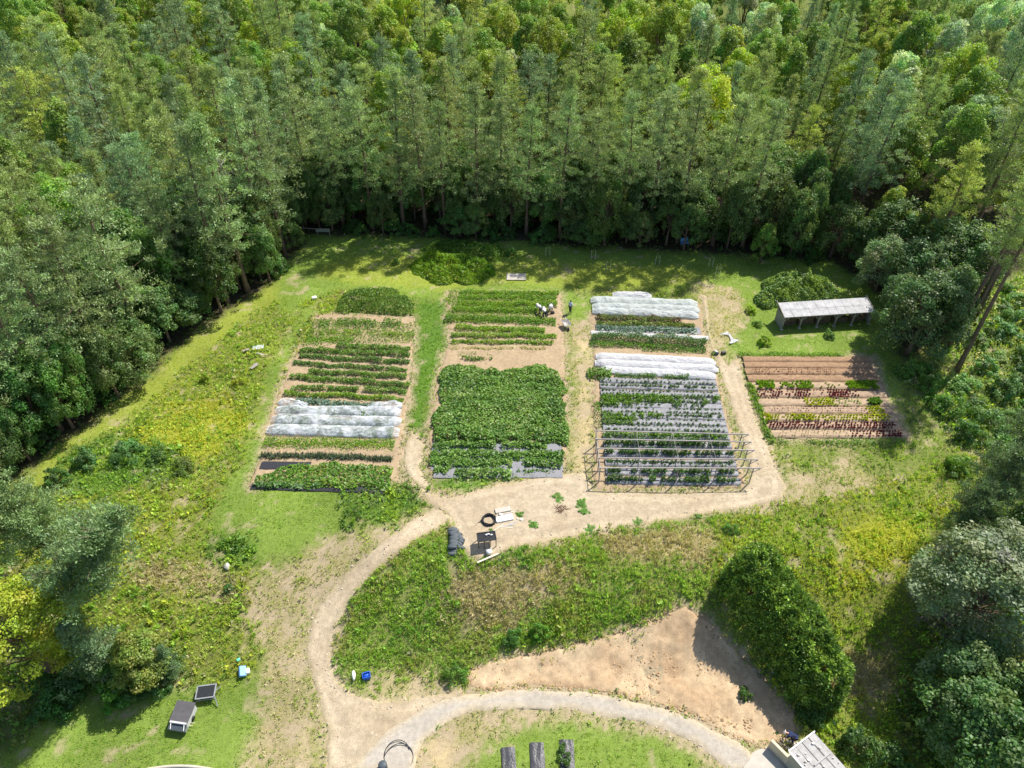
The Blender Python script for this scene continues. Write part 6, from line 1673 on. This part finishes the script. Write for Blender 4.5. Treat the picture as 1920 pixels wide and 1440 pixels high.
def person(px, py, rz, pose, shirt, trousers, hat, label):
    g = ground_at(px, py)
    o = thing('person', label, 'person', g, rz)
    if pose == 'stand':
        J = dict(pel=(0, 0, .94), wai=(0, .0, 1.08), che=(0, -.01, 1.30), nec=(0, 0, 1.46), hea=(0, .02, 1.56), top=(0, .02, 1.70),
                 shl=(-.17, 0, 1.40), ell=(-.24, .02, 1.14), wrl=(-.25, .12, .92), hal=(-.25, .15, .85), shr=(.17, 0, 1.40), elr=(.25, .0, 1.13), wrr=(.26, .08, .90), har=(.26, .10, .83),
                 hil=(-.10, 0, .90), knl=(-.11, .04, .50), anl=(-.11, -.02, .09), tol=(-.12, .14, .04), hir=(.10, 0, .90), knr=(.11, .02, .50), anr=(.11, -.05, .09), tor=(.12, .11, .04))
    else:
        J = dict(pel=(0, -.12, .80), wai=(0, .06, .90), che=(0, .30, .96), nec=(0, .46, .93), hea=(0, .55, .90), top=(0, .68, .86),
                 shl=(-.17, .38, .92), ell=(-.22, .46, .64), wrl=(-.14, .58, .42), hal=(-.12, .62, .35), shr=(.17, .38, .92), elr=(.22, .48, .65), wrr=(.13, .62, .44), har=(.11, .66, .37),
                 hil=(-.11, -.12, .78), knl=(-.14, .08, .44), anl=(-.14, -.10, .09), tol=(-.15, .06, .04), hir=(.11, -.12, .78), knr=(.14, .12, .44), anr=(.14, .0, .09), tor=(.15, .16, .04))
    N = list(J); I = {k: i for i, k in enumerate(N)}
    R = dict(pel=.13, wai=.115, che=.135, nec=.055, hea=.085, top=.07, shl=.062, ell=.045, wrl=.032, hal=.036, shr=.062, elr=.045, wrr=.032, har=.036, hil=.085, knl=.062, anl=.042, tol=.04, hir=.085, knr=.062, anr=.042, tor=.04)
    E = [('pel', 'wai'), ('wai', 'che'), ('che', 'nec'), ('nec', 'hea'), ('hea', 'top'), ('che', 'shl'), ('shl', 'ell'), ('ell', 'wrl'), ('wrl', 'hal'), ('che', 'shr'), ('shr', 'elr'), ('elr', 'wrr'), ('wrr', 'har'), ('pel', 'hil'), ('hil', 'knl'), ('knl', 'anl'), ('anl', 'tol'), ('pel', 'hir'), ('hir', 'knr'), ('knr', 'anr'), ('anr', 'tor')]
    pts = [J[k] for k in N]; ed = [(I[a], I[b]) for a, b in E]; ra = [R[k] for k in N]
    for h in ('hal', 'har'):          # five fingers
        s = 1 if h == 'har' else -1
        wv = np.array(J[h]) - np.array(J['wr' + h[2]]); wv = wv / np.linalg.norm(wv)
        for q, (off, ln) in enumerate([(-.03, .05), (-.012, .075), (.008, .08), (.026, .07), (.042, .055)]):
            b0 = np.array(J[h]) + np.array([0, off, 0]) + wv * (.0 if q == 0 else .02)
            pts += [tuple(b0 + wv * ln * .6), tuple(b0 + wv * ln + np.array([-s * .015, 0, 0]))]
            i = len(pts); ed += [(I[h], i - 2), (i - 2, i - 1)]; ra += [.010, .008]
    skin_obj('body', pts, ed, ra, M['skin'], o)
    def wear(name, keys, extra, mat):
        ks = [k for k in N if k in keys]; ii = {k: i for i, k in enumerate(ks)}
        skin_obj(name, [J[k] for k in ks], [(ii[a], ii[b]) for a, b in E if a in ii and b in ii], [R[k] + extra for k in ks], mat, o)
    wear('shirt', ('pel', 'wai', 'che', 'shl', 'ell', 'shr', 'elr'), .035, shirt)
    wear('trousers', ('pel', 'hil', 'knl', 'anl', 'hir', 'knr', 'anr'), .022, trousers)
    c = Vector(J['hea']); t = Vector(J['top']); d = (t - c).normalized()
    mb = MB()
    p0 = c + d * .07
    mb.tube([p0, p0 + d * .015, p0 + d * .03, p0 + d * .10, p0 + d * .125], [.20 if hat else .10, .19 if hat else .105, .115, .10, .05], 16)
    mb.build('hat' if hat else 'hair', M['hat'] if hat else M['dark_cloth'], o, True)
    f = MB(); fw = Vector((0, 1, 0)) if pose == 'stand' else Vector((0, .35, -1)).normalized()
    f.lump((.018, .02, .03), c + fw * .10 + d * .02, 2, 1, 0.1); f.build('nose', M['skin'], o, True)
    for s in (-1, 1):
        MB().lump((.012, .01, .012), c + fw * .088 + d * .05 + Vector((s * .035, 0, 0)), 3, 1, 0.0).build('eye', M['dark_cloth'], o, True)
        MB().lump((.012, .03, .035), c + Vector((s * .095, 0, 0)) + d * .03, 4, 1, 0.0).build('ear', M['skin'], o, True)
    return o
person(1069, 587, 2.4, 'stand', M['shirt_blue'], M['dark_cloth'], False, 'person in a pale blue shirt standing on the grass beside the middle plot')
person(1013, 588, 0.6, 'bend', M['shirt_grey'], M['dark_cloth'], True, 'person in a white hat bending over the row, nearest the row middle')
person(1021, 595, 0.2, 'bend', M['hat'], M['dark_cloth'], True, 'person in a white top bending over the lowest of the picked rows')
person(1033, 583, 3.0, 'bend', M['shirt_grey'], M['navy'], True, 'person in dark trousers bending closest to the lawn at the row ends')
person(1484, 1390, 1.2, 'bend', M['navy'], M['navy'], True, 'person in navy clothes and pale hat stooping at the rubble heap')
MB().lump((0.28, 0.22, 0.2), (0, 0, 0.18), 77, 2, 0.15).build('harvest_sack', M['dark_cloth'], None, True, ground_at(1036, 588), 0.3, label='dark harvest sack beside the pickers', category='sack')

# ------------------------------------------------------------------ labels: single out the forest trees by rank and order
groups, land = {}, {}
for o in list(col.objects):
    if o.parent is None and o.get('group') and o.name.split('.')[0] in ('pine_tree', 'broadleaf_tree', 'edge_tree', 'shrub', 'bush'):
        groups.setdefault(o['group'], []).append(o)
def nth(k):
    return ORD[k] if k < len(ORD) else str(k + 1) + 'th'
for gname, obs in groups.items():
    for o in obs:
        u, v = proj(o.location.x, o.location.y, o.location.z + 10)
        base = o['label'].split(' in the ')[0].split(' along the ')[0]
        tail = 'slope' if 'slope' in gname else 'far forest' if 'far forest' in gname else 'forest edge' if 'edge' in gname else 'forest'
        s_ = 'above the left meadow' if u < 430 else 'behind the left plot' if u < 790 else 'behind the middle plot' if u < 1080 else 'behind the trellis plot' if u < 1330 else 'behind the shed' if u < 1650 else 'at the right edge'
        land.setdefault((base, tail, s_), []).append((u, o))
for (base, tail, s_), lst in land.items():
    lst.sort(key=lambda t: t[0])
    for k, (u, o) in enumerate(lst):
        o['label'] = f'{base}, the only such, {tail} {s_}' if len(lst) == 1 else f'{base}, {nth(k)} such from the left, {tail} {s_}'
